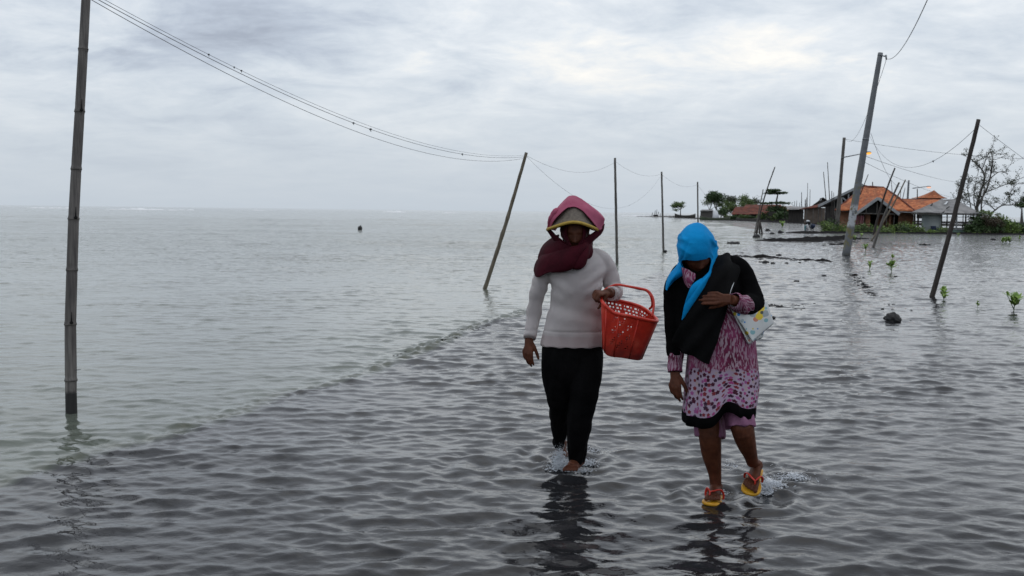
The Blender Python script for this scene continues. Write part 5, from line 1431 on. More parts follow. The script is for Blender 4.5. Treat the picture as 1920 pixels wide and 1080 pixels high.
def hand(mb, Wp, d_, nrm, side, curls=(.5, .5, .5, .5), s=1.0, thumb=(.6, .7, .2), fans=.05):
    """palm, four fingers of unequal length bending towards nrm, thumb from the side of the palm (side=+1/-1)"""
    d_ = Vector(d_).normalized(); nrm = Vector(nrm); nrm = (nrm-d_*nrm.dot(d_)).normalized(); sd_ = d_.cross(nrm)*side
    L = (.070, .078, .072, .056); off = (.028, .009, -.010, -.027); kn = (.082, .087, .083, .074)
    for i in range(4):
        K = Wp+(d_*kn[i]+sd_*off[i])*s
        mb.tube([Wp+sd_*off[i]*.55*s, Wp.lerp(K, .5)+nrm*.002, K], [.0135*s, .0125*s, .0105*s], 10)
        p = K; ang = 0; fd = (d_+sd_*off[i]*fans*30*.1).normalized(); pts = [K-fd*.01*s, K]
        for j, fr in enumerate((.46, .30, .24)):
            ang += curls[i]*(1.0 if j == 0 else .9)
            q = fd*math.cos(ang)+nrm*math.sin(ang); p = p+q*L[i]*fr*s; pts.append(p.copy())
        mb.tube(pts, [.0100*s, .0094*s, .0086*s, .0078*s, .0062*s], 10)
        mb.ball(pts[-1], .0062*s, nu=8, nv=6)
    a_ = Wp+(d_*.018+sd_*.018)*s; t0 = (d_*thumb[0]+sd_*thumb[1]+nrm*thumb[2]).normalized(); b_ = a_+t0*.045*s
    t1 = (t0+d_*.5+nrm*thumb[2]*.6).normalized(); c_ = b_+t1*.032*s; e_ = c_+(t1+d_*.3).normalized()*.024*s
    mb.tube([a_, a_.lerp(b_, .6), b_, c_, e_], [.013*s, .0135*s, .0108*s, .0098*s, .0075*s], 10); mb.ball(e_, .0075*s, nu=8, nv=6)

def foot(mb, ankle, heel, toe, up, s=1.0, inner=1):
    """foot between heel and toe tips; inner=+1 puts the big toe towards +side"""
    ax = (toe-heel); L = ax.length; ax.normalize(); up = (up-ax*up.dot(ax)).normalized(); sd_ = ax.cross(up)*inner
    P = lambda u, v, w_: heel+ax*u*L+sd_*v*s+up*w_*s
    mb.tube([ankle, P(.20, 0, .060), P(.42, .004, .042), P(.58, .004, .028), P(.69, .002, .020)], [.034*s, .034*s, .032*s, .035*s, .034*s], 14, flat=.66, up=sd_, sub=3)
    mb.ball(P(.10, 0, .030), (.030*s, .030*s, .030*s)); mb.tube([P(.1, 0, .03), P(.45, -.008, .02), P(.66, -.004, .017)], [.028*s, .024*s, .022*s], 12)
    for i, (v, r_, e) in enumerate(((.029, .0115, 1.03), (.0085, .0080, 1.0), (-.0080, .0077, .965), (-.0225, .0074, .92), (-.036, .0072, .865))):
        mb.tube([P(.64, v*.85, .019), P(e-.11, v, .020), P(e-.035, v, .013)], [r_*s*1.1, r_*s*.95, r_*s], 9); mb.ball(P(e-.03, v, .012), r_*s*1.04, nu=10, nv=8)

def ringtube(mb, rings, n=40, sub=5, cap=True, pw=2.0, closed_uv=False):
    """horizontal rings (centre, half-width, half-depth) joined into a body or garment; pw>2 is squarer"""
    C, A = catmull([r[0] for r in rings], [r[1] for r in rings], sub); _, B_ = catmull([r[0] for r in rings], [r[2] for r in rings], sub)
    vs, fs, uv = [], [], []
    for i, c in enumerate(C):
        for k in range(n):
            t = 2*math.pi*k/n; ct, st = math.cos(t), math.sin(t)
            x = math.copysign(abs(ct)**(2/pw), ct)*A[i]; y = math.copysign(abs(st)**(2/pw), st)*B_[i]
            vs.append(c+Vector((x, y, 0)))
    N = len(C)
    for i in range(N-1):
        fs += [(i*n+k, i*n+(k+1) % n, (i+1)*n+(k+1) % n, (i+1)*n+k) for k in range(n)]
    if cap: fs += [tuple(range(n-1, -1, -1)), tuple((N-1)*n+k for k in range(n))]
    mb.add(vs, fs)

# ================================================================= woman with the conical hat
Y1 = G(1082, 883).y; S1 = Y1/FPX
def A1(x, y, d=0.0): return V(x, y, Y1+d)
W1 = empty("person", Vector((A1(1078, 883).x, Y1, 0)), "woman in white knit sweater and black trousers, straw hat under a rose scarf", "person", "women wading along the flooded track")
mb = MB()
Hc = A1(1078, 437, -.02); Mh = Matrix.Rotation(math.radians(-3), 3, 'Z') @ Matrix.Rotation(math.radians(16), 3, 'X')
head(mb, Hc, Mh, .96)
mb.tube([A1(1078, 455, .02), A1(1078, 475, .04), A1(1078, 490, .03)], [.052, .052, .07], 14)
ringtube(mb, [(A1(1078, 482), .12, .07), (A1(1078, 500), .155, .085), (A1(1078, 540), .135, .10), (A1(1077, 590), .125, .10), (A1(1074, 625), .15, .11), (A1(1073, 660), .165, .115)], 28)
# limbs under the cloth
arL = [A1(1024, 497, .0), A1(1012, 545, .015), A1(1003, 580, .03), A1(997, 605, .01), A1(992.5, 634, -.03)]
mb.tube(arL, [.040, .032, .028, .028, .023], 14, sub=4)
hand(mb, A1(992, 636, -.035), (-.10, -.20, -1), (.55, .80, 0), 1, (.30, .34, .38, .42), 1.0, (.80, .42, .40))
arR = [A1(1131, 492, .0), A1(1141, 520, .03), A1(1152, 543, .02), A1(1150, 549, -.10), A1(1140, 549, -.215)]
mb.tube(arR, [.040, .033, .032, .032, .026], 14, sub=4)
hand(mb, A1(1139, 549, -.215), (-.80, -.62, .02), (-.35, .15, -.95), 1, (1.25, 1.3, 1.3, 1.25), .95, (.5, .25, .85))
for kx, pts, rd in ((0, [A1(1046, 650), A1(1043, 700, -.01), A1(1045, 752, .0), A1(1049, 800, .12), A1(1052, 836, .25)], [.080, .066, .046, .034, .028]),
                    (1, [A1(1101, 650), A1(1099, 700, -.06), A1(1092, 757, -.10), A1(1086, 810, -.07), A1(1080, 858, -.02)], [.080, .068, .050, .040, .034])):
    mb.tube(pts, rd, 14, sub=4)
foot(mb, A1(1081, 860, -.02), A1(1090, 871, .03), A1(1066, 886, -.16), Vector((0, -.15, 1)), .95, 1)
foot(mb, A1(1052, 838, .27), A1(1053, 838, .34), A1(1052, 861, .18), Vector((0, -.75, .66)), .95, 1)
body1 = fuse("body", mb, M['skin'], .0042, 2, W1)
# wet, paler feet are the same skin seen through water: keep one material

# sweater
mb = MB()
ringtube(mb, [(A1(1080, 461, .03), .060, .055), (A1(1081, 468, .02), .105, .070), (A1(1081, 480, .01), .150, .090), (A1(1080, 500, .0), .178, .112), (A1(1080, 525, -.01), .152, .126), (A1(1080, 545, -.012), .142, .130),
              (A1(1079, 565, -.005), .147, .120), (A1(1078, 590, .0), .159, .120), (A1(1076, 615, .0), .172, .128), (A1(1073.5, 648, .0), .184, .134)], 48, pw=2.3)
mb.tube([A1(1046, 490, .01), A1(1026, 500, .01), A1(1017, 518, .005), A1(1008, 550, .012), A1(1002.5, 582, .03), A1(998, 607, .01), A1(993.5, 633, -.03)], [.042, .054, .051, .046, .042, .040, .036], 18, sub=5, up=(1, 0, 0))
mb.tube([A1(1110, 478, .01), A1(1127, 487, .01), A1(1137, 503, .02), A1(1145, 522, .035), A1(1152, 543, .025), A1(1152, 550, -.08), A1(1146, 551, -.17)], [.042, .058, .056, .051, .050, .047, .044], 18, sub=5)
def sw(P):
    z = P[:, 2]; x = P[:, 0]
    Q = P*np.array([1, 1, .45]); d_ = vnoise(Q, 9, 3, 3)*.006+vnoise(P*np.array([1, 1, 2.2]), 7, 8, 2)*.005
    # drag lines gathered at the bent elbow
    cx = A1(1128, 528); u = (x-cx.x)*.55-(z-cx.z)*.85
    d_ += .005*np.sin(u*95+2.5*vnoise(P, 8, 3, 1))*np.exp(-(np.hypot(x-cx.x, z-cx.z)/.10)**2)
    cy = A1(1035, 530); u = (x-cy.x)*.6+(z-cy.z)*.8
    d_ += .004*np.sin(u*90+2.5*vnoise(P, 8, 9, 1))*np.exp(-(np.hypot(x-cy.x, z-cy.z)/.10)**2)
    d_ += .005*np.sin(z*60+x*18+3*vnoise(P, 5, 12, 1))*np.exp(-((z-A1(1078, 585).z)/.07)**2)
    hem = A1(1073, 646).z; d_ += .0035*np.exp(-((z-hem-.085)/.006)**2)*-1
    d_ += .003*np.sin(x*70+3*vnoise(P, 5, 4, 1))*np.exp(-((z-hem)/.05)**2)
    return d_
fuse("sweater", mb, M['knit'], .0055, 4, W1, sw)
# cuff and hem ribs
mb = MB(); mb.tube([A1(994.5, 626, -.02), A1(993, 634, -.035)], [.0385, .036], 20); mb.build("cuff", M['knit'], W1)

# trousers
mb = MB()
ringtube(mb, [(A1(1073, 640, .0), .150, .110), (A1(1072.5, 650, .0), .172, .122), (A1(1072.5, 668, .0), .176, .128), (A1(1072.5, 690, -.01), .168, .124), (A1(1072, 712, -.02), .140, .100), (A1(1072, 730, -.02), .09, .06)], 40, pw=2.2)
mb.tube([A1(1046, 660, .0), A1(1045, 690, -.01), A1(1047, 730, -.02), A1(1049, 770, .04), A1(1050, 805, .14), A1(1048, 834, .22)], [.096, .093, .078, .062, .048, .036], 22, sub=5)
mb.tube([A1(1099, 660, .0), A1(1100, 690, -.05), A1(1096, 730, -.09), A1(1090, 770, -.10), A1(1084, 815, -.07), A1(1080, 866, -.03)], [.096, .094, .083, .074, .065, .048], 22, sub=5)
def tr(P):
    Q = P*np.array([1.0, .8, .22]); d_ = np.abs(vnoise(Q, 17, 5, 2))*.013+vnoise(P, 9, 6, 3)*.007
    k = A1(1090, 757).z; d_ += .010*np.sin((P[:, 2]+P[:, 0]*.5)*55+4*vnoise(P, 6, 2, 1))*np.exp(-((P[:, 2]-k+.06)/.14)**2)*.22
    h_ = A1(1080, 850).z; d_ += .010*np.sin(P[:, 0]*90+P[:, 1]*60)*np.exp(-((P[:, 2]-h_)/.06)**2)
    return d_-.003
fuse("trousers", mb, M['trouser'], .0060, 3, W1, tr)

# conical woven hat tilted back, with its bound yellow rim
hatroot = None
apx = A1(1077, 378, .02); nH = 64
rimc = A1(1073.5, 424, -.01)
def rimpt(t, k=1.0, lift=0):
    x = math.cos(t); y = math.sin(t)       # y<0 towards the camera
    c = rimc; sx = .140*k; sy = .150*k
    up = .024*math.exp(-((x)/.75)**2)*(1 if y < 0 else .2)
    return Vector((c.x+x*sx, c.y+y*sy, c.z-.022*abs(x)**2*k+up+lift+(0.012 if y > 0 else 0)*0))
rows = []
for j in range(15):
    v = j/14; row = []
    for i in range(nH):
        e = rimpt(2*math.pi*i/nH); p = apx.lerp(e, v); p.z += .030*math.sin(math.pi*v)**1.2; p.x = apx.x+(e.x-apx.x)*v**.85; p.y = apx.y+(e.y-apx.y)*v**.85
        row.append(p)
    rows.append(row)
hat = MB().grid(rows, closed=True).build("hat", M['hat'], W1); solid(hat, .005)
pts = [rimpt(2*math.pi*i/96, 1.01) for i in range(97)]
MB().tube(pts, [.0095]*97, 8, cap=False).build("rim", M['hatrim'], hat)

# rose scarf over the hat, down to the corners at both sides
sc_curves = [
    [(1031, 431, -.045), (1035, 418, -.10), (1047, 402, -.125), (1062, 391, -.115), (1076, 388, -.105), (1091, 393, -.115), (1105, 408, -.125), (1115, 422, -.10), (1120, 431, -.045)],
    [(1028.5, 431, -.02), (1031, 413, -.07), (1043, 396, -.085), (1058, 381, -.075), (1075, 376, -.06), (1093, 383, -.08), (1110, 398, -.095), (1123, 415, -.07), (1127, 430, -.02)],
    [(1027, 430, .03), (1031, 411, .0), (1042, 392, .0), (1059, 373, .01), (1073, 367.5, .015), (1090, 373, .01), (1112, 388, .0), (1130, 405, .0), (1134, 425, .03)],
    [(1029, 430, .09), (1036, 411, .09), (1048, 393, .08), (1062, 377, .06), (1075, 370, .05), (1090, 377, .06), (1110, 392, .08), (1124, 408, .09), (1130, 428, .09)],
    [(1040, 432, .15), (1050, 418, .16), (1060, 402, .15), (1070, 390, .12), (1077, 384, .11), (1086, 390, .12), (1098, 402, .15), (1108, 416, .16), (1118, 430, .15)]]
sc_curves = [[A1(*p) for p in c] for c in sc_curves]
def foldS(P):
    x = (P[:, 0]-A1(1076, 400).x); z = P[:, 2]-A1(1076, 367).z
    u = x*.72+z; v_ = x-z*.6
    cr_ = lambda q: 1-2*np.abs(np.sin(q))**.6
    return .006*cr_(u*42+1.2*vnoise(P, 6, 2, 1))*smooth01(x, -.01, .04)+.003*vnoise(P, 20, 3, 3)+.004*cr_(v_*48+1.5*vnoise(P, 6, 6, 1))*smooth01(-x, .01, .05)
scarf = cloth("head_scarf", sc_curves, M['scarfpink'], W1, 80, 50, .004, foldS)
# gathered roll at the left corner and the two bands that come down to the chin
mb = MB()
mb.tube([A1(1048, 393, -.06), A1(1041, 396, -.085), A1(1036, 405, -.08), A1(1031, 415, -.06), A1(1028, 430, -.02)], [.008, .016, .014, .013, .010], 12, sub=5)
o = mb.build("scarf_roll", M['scarfpink'], scarf); push(o.data, lambda P: vnoise(P, 45, 3, 2)*.007)
def band(name, pa, pb, parent, m_):
    o = cloth(name, [[A1(*p) for p in pa], [A1(*p) for p in pb]], m_, parent, 30, 8, .006, lambda P: vnoise(P, 30, 5, 2)*.004); return o
band("chin_band", [(1029, 426, -.0), (1040, 439, -.03), (1054, 450, -.07), (1068, 460, -.10)], [(1026.5, 433, .01), (1036, 447, .0), (1050, 458, -.04), (1064, 468, -.09)], scarf, M['scarfmaroon'])
band("chin_band", [(1131, 424, -.0), (1119, 431, -.04), (1107, 440, -.07), (1090, 453, -.10)], [(1134, 420, .03), (1128, 437, .02), (1112, 452, -.03), (1094, 466, -.09)], scarf, M['scarfmaroon'])
# inner folds of the scarf closing round the face
cloth("cheek_fold", [[A1(*p) for p in c] for c in ([(1058, 414, .03), (1051, 430, .04), (1055, 446, .02), (1064, 462, -.04)], [(1060, 415, -.05), (1055.5, 431, -.06), (1059, 447, -.07), (1067, 461, -.10)], [(1066, 417, -.10), (1062, 432, -.105), (1064.5, 447, -.11), (1071, 460, -.125)])], M['scarfmaroon'], scarf, 30, 24, .005, lambda P: vnoise(P, 25, 5, 2)*.004)
cloth("cheek_fold", [[A1(*p) for p in c] for c in ([(1098, 414, .03), (1104, 428, .04), (1102, 442, .02), (1094, 460, -.04)], [(1095, 415, -.05), (1100, 429, -.06), (1097, 444, -.07), (1090, 459, -.10)], [(1089, 417, -.10), (1093, 431, -.105), (1092, 446, -.11), (1085, 459, -.125)])], M['scarfmaroon'], scarf, 30, 24, .005, lambda P: vnoise(P, 25, 6, 2)*.004)
# maroon wrap over neck, chest and one shoulder
wr = [[(1049, 441, .07), (1050, 451, -.03), (1062, 459, -.10), (1079, 463, -.125), (1093, 457, -.10), (1103, 447, -.03), (1105, 439, .07)],
      [(1036, 450, .09), (1038, 462, -.03), (1055, 471, -.115), (1077, 475, -.15), (1096, 468, -.115), (1107, 456, -.03), (1108, 448, .08)],
      [(1021, 462, .10), (1024, 475, -.04), (1045, 487, -.125), (1073, 491, -.162), (1096, 483, -.125), (1109, 466, -.03), (1110, 455, .08)],
      [(1008, 484, .09), (1014, 497, -.05), (1037, 504, -.125), (1068, 503, -.158), (1092, 496, -.13), (1108, 478, -.05), (1109.5, 462, .06)],
      [(1004, 505, .06), (1009, 520, -.055), (1030, 511, -.118), (1062, 506.5, -.145), (1086, 500, -.125), (1104, 483, -.06), (1109, 468, .04)]]
def foldW(P):
    o_ = A1(1112, 446); an = np.arctan2(P[:, 2]-o_.z, -(P[:, 0]-o_.x)); rr_ = np.hypot(P[:, 0]-o_.x, P[:, 2]-o_.z)
    return .010*(1-2*np.abs(np.sin(an*7.5+1.2*vnoise(P, 6, 2, 1)))**.6)*smooth01(rr_, .03, .12)+.005*vnoise(P, 14, 4, 3)
nw = cloth("neck_scarf", [[A1(*p) for p in c] for c in wr], M['scarfmaroon'], W1, 80, 60, .008, foldW)

# red basket hung over the forearm
def basket():
    def Bk(x, y, d): return A1(x, y, d)
    rim = [Bk(1129, 566, -.30), Bk(1150, 586, -.33), Bk(1180, 593, -.33), Bk(1230, 603, -.28), Bk(1222, 590, -.12), Bk(1200, 575, -.04), Bk(1165, 565, -.04), Bk(1134, 560, -.08)]
    bot = [Bk(1131, 655, -.27), Bk(1141, 667, -.29), Bk(1168, 671, -.29), Bk(1199, 675, -.26), Bk(1203, 664, -.14), Bk(1186, 655, -.09), Bk(1160, 650, -.09), Bk(1134, 646, -.12)]
    cen_r = sum(rim, Vector())/8; cen_b = sum(bot, Vector())/8
    def loop(pts, n):
        P = pts+[pts[0]]; out = []
        m = len(pts)
        for k in range(n):
            x = k/n*m; i = int(x) % m; t = x-int(x); a, b, c, d_ = pts[(i-1) % m], pts[i], pts[(i+1) % m], pts[(i+2) % m]
            out.append(.5*((2*b)+(c-a)*t+(2*a-5*b+4*c-d_)*t*t+(3*b-a-3*c+d_)*t**3))
        return out
    nU, nV = 192, 56
    Rl, Bl = loop(rim, nU), loop(bot, nU)
    root = empty("basket", cen_b, "tapered red plastic basket with slotted sides on the forearm of the woman in white", "basket")
    rows = [[Rl[i].lerp(Bl[i], j/nV) for i in range(nU)] for j in range(nV+1)]
    vs = [p for r_ in rows for p in r_]; fs = []
    for j in range(nV):
        for i in range(nU):
            u = i/nU*8; hole = False
            seg = u % 4                                    # long sides: segments 0-3 front, 4-7 back
            fr = (i % 96)
            if 8 < fr < 74 and fr % 22 > 2:                # panels between plain ribs
                if 4 <= j < 44:
                    a = (j*1.0+fr*1.0) % 9; b_ = (j*.45-fr*.9) % 5
                    if i >= 96 and j < 44: hole = (j % 4) < 2 and ((fr+(j//4)*2) % 5) < 3
                    elif i < 96 and 22 < fr < 52: hole = ((j+fr) % 15) < 7 and (j % 3) < 2 and (fr % 3) < 2
            if not hole: fs.append((j*nU+i, j*nU+(i+1) % nU, (j+1)*nU+(i+1) % nU, (j+1)*nU+i))
    b0 = len(vs); vs.append(cen_b); fs += [((nV)*nU+i, nV*nU+(i+1) % nU, b0) for i in range(nU)]
    side = MB().add(vs, fs).build("basket_side", M['basket'], root, smooth=False); solid(side, .0032)
    rp = [p.copy() for p in Rl]; rp.append(rp[0])
    rimm = MB().tube([p+Vector((0, 0, .001)) for p in rp], [.0095]*len(rp), 8, cap=False); rimm.build("basket_rim", M['basket'], root)
    mb = MB()
    for f_ in (0, 12, 34, 56, 78, 96, 108, 130, 152, 174):
        o_ = (Rl[f_]-cen_r).normalized()*.002; mb.tube([Rl[f_]+o_, Bl[f_]+o_], [.0042, .0038], 6)
    rb_ = mb
    rb_.build("basket_rib", M['basket'], root)
    # two long grips hinged at opposite ends, lying together over the forearm
    for (p0, p1, dd) in (((1131, 572, -.30), (1221, 597, -.29), 0.0), ((1133, 563, -.10), (1216, 582, -.13), .015)):
        x0, y0, d0 = p0; x1, y1, d1 = p1
        pts = [Bk(*p0), Bk(1127+dd*100, 556, -.24), Bk(1133, 545, -.18), Bk(1148, 536, -.12+dd), Bk(1160, 534, -.12+dd), Bk(1178, 537, -.15+dd), Bk(1200, 541+dd*60, -.18+dd), Bk(1214-dd*100, 545, -.20+dd), Bk(1223-dd*160, 556, -.22), Bk(1226-dd*200, 572, -.25+dd*4), Bk(x1+2, y1-3, d1)]
        mb = MB(); mb.tube(pts, [.0068]*len(pts), 8, sub=6); mb.build("grip", M['basket'], root)
    o = MB().ball((0, 0, 0), (.085, .055, .045), nu=30, nv=18).build("catch_heap", M['baskdark']); push(o.data, lambda P: vnoise(P, 28, 3, 4)*.022)
    o.location = cen_b+Vector((0, 0, .058)); tag(o, "dark muddy heap lying in the bottom of the red basket", "catch")
basket()

# ================================================================= woman with the blue headscarf
Y2 = G(1336, 932).y; S2 = Y2/FPX
def A2(x, y, d=0.0): return V(x, y, Y2+d)
W2 = empty("person", Vector((A2(1350, 932).x, Y2, 0)), "woman with bowed head in blue headscarf, black wrap, pink printed dress and yellow flip-flops", "person", "women wading along the flooded track")
mb = MB()
H2 = A2(1306, 474, -.02); Mh2 = Matrix.Rotation(math.radians(4), 3, 'Z') @ Matrix.Rotation(math.radians(-3), 3, 'Y') @ Matrix.Rotation(math.radians(33), 3, 'X')
head(mb, H2, Mh2, .98)
mb.tube([A2(1307, 490, .03), A2(1312, 505, .07), A2(1318, 520, .07)], [.055, .055, .075], 14)
ringtube(mb, [(A2(1318, 505, .04), .13, .08), (A2(1322, 530, .02), .165, .095), (A2(1330, 580), .145, .105), (A2(1345, 620), .145, .11), (A2(1352, 680), .165, .12), (A2(1352, 720), .16, .115)], 28)
mb.tube([A2(1268, 525, .03), A2(1262, 570, .03), A2(1261, 610, .03), A2(1263, 650, .02), A2(1266, 694, -.03)], [.040, .036, .034, .032, .024], 14, sub=4)
hand(mb, A2(1265.5, 697, -.035), (-.02, -.20, -1), (.60, .75, 0), 1, (.30, .34, .40, .44), 1.0, (.80, .40, .40))
mb.tube([A2(1376, 505, .03), A2(1398, 545, .03), A2(1412, 570, -.0), A2(1395, 569, -.12), A2(1371, 562, -.19)], [.036, .034, .034, .031, .025], 14, sub=4)
hand(mb, A2(1369, 561, -.195), (-1, -.10, .06), (.05, 1, -.25), 1, (.30, .34, .38, .42), .98, (.8, .35, .5))
mb.tube([A2(1326, 720), A2(1328, 770, -.03), A2(1331, 815, -.06), A2(1334, 850, -.03), A2(1340, 885, .0), A2(1342, 908, .01)], [.085, .072, .060, .052, .036, .030], 16, sub=4)
mb.tube([A2(1380, 720), A2(1385, 765, -.10), A2(1392, 803, -.17), A2(1399, 830, -.13), A2(1407, 853, -.07), A2(1411, 868, -.03)], [.085, .072, .060, .050, .036, .031], 16, sub=4)
foot(mb, A2(1342, 914, .01), A2(1345, 926, .06), A2(1334, 941, -.14), Vector((0, -.1, 1)), .95, 1)
heel2, toe2 = A2(1420, 877, .055), A2(1405, 921, -.110)
up2 = Vector((-.10, -.62, .78))
foot(mb, A2(1411, 867, -.03), heel2, toe2, up2, 1.0, -1)
fuse("body", mb, M['skin'], .0034, 2, W2)

# flip-flops
def sandal(heel, toe, up, inner, label=None):
    ax = toe-heel; L = ax.length; ax.normalize(); up = (up-ax*up.dot(ax)).normalized(); sd_ = ax.cross(up)*inner
    prof = [(-.045, .006), (-.035, .020), (0, .031), (.15, .034), (.35, .032), (.5, .036), (.68, .045), (.82, .048), (.95, .042), (1.03, .028), (1.07, .010)]
    out_ = [(u, w_*1.02+.001) for u, w_ in prof]; pts = [heel+ax*u*L-sd_*w_*.98 for u, w_ in out_]+[heel+ax*u*L+sd_*(w_*1.0+.004*(u > .5)) for u, w_ in reversed(out_)]
    n = len(pts); dn = -up*.004; mb = MB(); rows = []
    for off, k in ((0.0, .95), (-.002, 1.0), (-.014, 1.0), (-.017, .95)):
        c = sum(pts, Vector())/n; rows.append([c+(p-c)*k+dn+up*off for p in pts])
    mb.grid(rows, closed=True); top = [sum(rows[0], Vector())/n]; 
    b = len(mb.v); mb.add([rows[0][i] for i in range(n)]+[sum(rows[0], Vector())/n], [(i, (i+1) % n, n) for i in range(n)]); mb.add([rows[3][i] for i in range(n)]+[sum(rows[3], Vector())/n], [((i+1) % n, i, n) for i in range(n)])
    s_ = mb.build("sandal", M['yellow'], W2)
    P = lambda u, v, w_: heel+ax*u*L+sd_*v+up*w_
    st = MB()
    for sg in (-1, 1):
        st.tube([P(.83, .018, .010), P(.79, .017, .038), P(.73, .014*sg+.010, .047), P(.62, .033*sg+.002, .050), P(.54, .046*sg, .027), P(.52, .046*sg, -.002)], [.005, .007, .0085, .0085, .007, .005], 10, flat=.45, sub=5, up=up)
    st.build("strap", M['redrub'], s_)
    return s_
sandal(heel2, toe2, up2, -1)
sandal(A2(1345, 926, .06), A2(1334, 941, -.14), Vector((0, -.1, 1)), 1)

# underskirt legs (mauve) below the dress
mb = MB()
mb.tube([A2(1328, 750, -.02), A2(1329, 785, -.03), A2(1331, 810, -.035), A2(1331, 819, -.04)], [.070, .073, .076, .076], 24, sub=3)
mb.tube([A2(1383, 740, -.08), A2(1385, 770, -.13), A2(1388, 792, -.155), A2(1389, 802, -.165)], [.072, .074, .077, .078], 24, sub=3)
fuse("underskirt", mb, M['under'], .005, 3, W2, lambda P: .006*np.sin(P[:, 0]*85+P[:, 1]*60)+vnoise(P, 12, 3, 2)*.004)

# dress: closed loft with pleats, hem rising in the middle
Rg = [((1322, 512, .05), .100, .065), ((1325, 530, .04), .145, .090), ((1335, 565, .03), .150, .105), ((1352, 600, .01), .160, .120), ((1353, 630, .0), .172, .130), ((1354, 665, .0), .180, .135), ((1354, 695, -.01), .186, .138), ((1353, 725, -.03), .188, .150), ((1350, 755, -.06), .184, .165), ((1347, 780, -.075), .178, .170)]
nn, sub_ = 160, 8
C_, A_ = catmull([A2(*r_[0]) for r_ in Rg], [r_[1] for r_ in Rg], sub_); _, B_ = catmull([A2(*r_[0]) for r_ in Rg], [r_[2] for r_ in Rg], sub_)
vs, uvs, fs = [], [], []; L_ = 0; N_ = len(C_)
for i, c in enumerate(C_):
    if i: L_ += (C_[i]-C_[i-1]).length
    v = i/(N_-1); pl = smooth01(v, .35, 1.0)
    for k in range(nn+1):
        t = 2*math.pi*k/nn; ct, st = math.cos(t), math.sin(t)
        x = math.copysign(abs(ct)**(2/2.3), ct); y = math.copysign(abs(st)**(2/2.3), st)
        f_ = 1+pl*(.035*math.sin(t*9+1.3)+.025*math.sin(t*14+v*2))
        px_off = x*A_[i]*f_; py_off = y*B_[i]*f_
        q = 0.0
        if st < 0:                                  # valley between the two thighs on the front
            q = .034*pl*math.exp(-((px_off-.012)/.026)**2)
        z = c.z
        hemup = smooth01(v, .55, 1.0)*(.062*math.exp(-((px_off-.02)/.06)**2) if st < 0 else .0)+smooth01(v, .6, 1)*(-.028*(1-smooth01(px_off, -.12, .06))+.020*(smooth01(px_off, .02, .15)))
        vs.append(Vector((c.x+px_off, c.y+py_off+q, z+hemup))); uvs.append(((t*.17), -L_))
for i in range(N_-1):
    for k in range(nn): fs.append((i*(nn+1)+k, i*(nn+1)+k+1, (i+1)*(nn+1)+k+1, (i+1)*(nn+1)+k))
dress = mesh_obj("dress", vs, fs, M['dress'], W2, True, uvs); push(dress.data, lambda P: vnoise(P*np.array([1, 1, .4]), 10, 4, 3)*.007); solid(dress, .004)
# black band sewn along the hem
hv = [v.co.copy() for v in dress.data.vertices]; W_ = nn+1; rows = []
cc = C_[-1]
for i, (up_, o_) in enumerate(((.046, .004), (.022, .006), (-.006, .005), (-.010, -.002))):
    row = []
    for k in range(W_):
        p = hv[(N_-1)*W_+k]; d_ = Vector((p.x-cc.x, p.y-cc.y, 0)).normalized(); row.append(p+d_*o_+Vector((0, 0, up_)))
    rows.append(row)
MB().grid(rows).build("hem_band", M['cardigan'], dress)

# black cardigan: torso and both sleeves as one surface
mb = MB()
ringtube(mb, [(A2(1330, 480, .06), .09, .06), (A2(1330, 492, .05), .14, .080), (A2(1325, 515, .04), .175, .108), (A2(1322, 550, .03), .175, .125), (A2(1316, 590, .03), .155, .125), (A2(1308, 630, .04), .130, .12), (A2(1304, 655, .05), .12, .11)], 44, pw=2.3)
mb.tube([A2(1298, 502, .04), A2(1280, 514, .03), A2(1266, 542, .025), A2(1263, 585, .03), A2(1264, 625, .025), A2(1266, 668, .0)], [.035, .060, .058, .052, .050, .047], 20, sub=5)
mb.tube([A2(1348, 492, .05), A2(1368, 498, .05), A2(1384, 508, .05), A2(1399, 538, .04), A2(1412, 566, .0), A2(1403, 572, -.06), A2(1393, 571, -.10)], [.04, .058, .068, .066, .060, .056, .052], 20, sub=5)
fuse("cardigan", mb, M['cardigan'], .0055, 4, W2, lambda P: vnoise(P*np.array([1, 1, .5]), 11, 3, 3)*.008+vnoise(P*np.array([1, 1, 2.0]), 12, 9, 2)*.005)
# printed cuffs
def cuff(pts, rad, name="sleeve_cuff"):
    mb = MB(); P, Q = catmull(pts, rad, 8)
    mb.tube(P, Q, 28, cap=False); o = mb.build(name, M['cuff'], W2); push(o.data, lambda P: vnoise(P, 30, 3, 3)*.006+.003*np.sin(P[:, 0]*120+P[:, 2]*60)); return solid(o, .004, off=-1)
cuff([A2(1266.5, 660, .005), A2(1266.5, 678, -.012), A2(1267, 697, -.03)], [.043, .040, .036])
cuff([A2(1399, 572, -.09), A2(1390, 571, -.125), A2(1381, 566, -.16), A2(1375, 563, -.18)], [.050, .050, .046, .038])

# pink ruffled collar
cr_ = [[(1276, 500, -.02), (1284, 503, -.09), (1293, 507, -.13), (1304, 514, -.145)], [(1273, 512, -.03), (1282, 517, -.10), (1293, 521, -.145), (1303, 524, -.155)], [(1277, 520, -.05), (1283, 529, -.105), (1290, 536, -.14), (1298, 532, -.15)], [(1282, 528, -.06), (1286, 536, -.10), (1290, 540, -.135), (1294, 538, -.14)]]
cloth("collar_ruffle", [[A2(*p) for p in c] for c in cr_], M['cuff'], W2, 40, 30, .004, lambda P: .007*np.sin(P[:, 0]*150+P[:, 2]*40)+vnoise(P, 30, 4, 2)*.004)

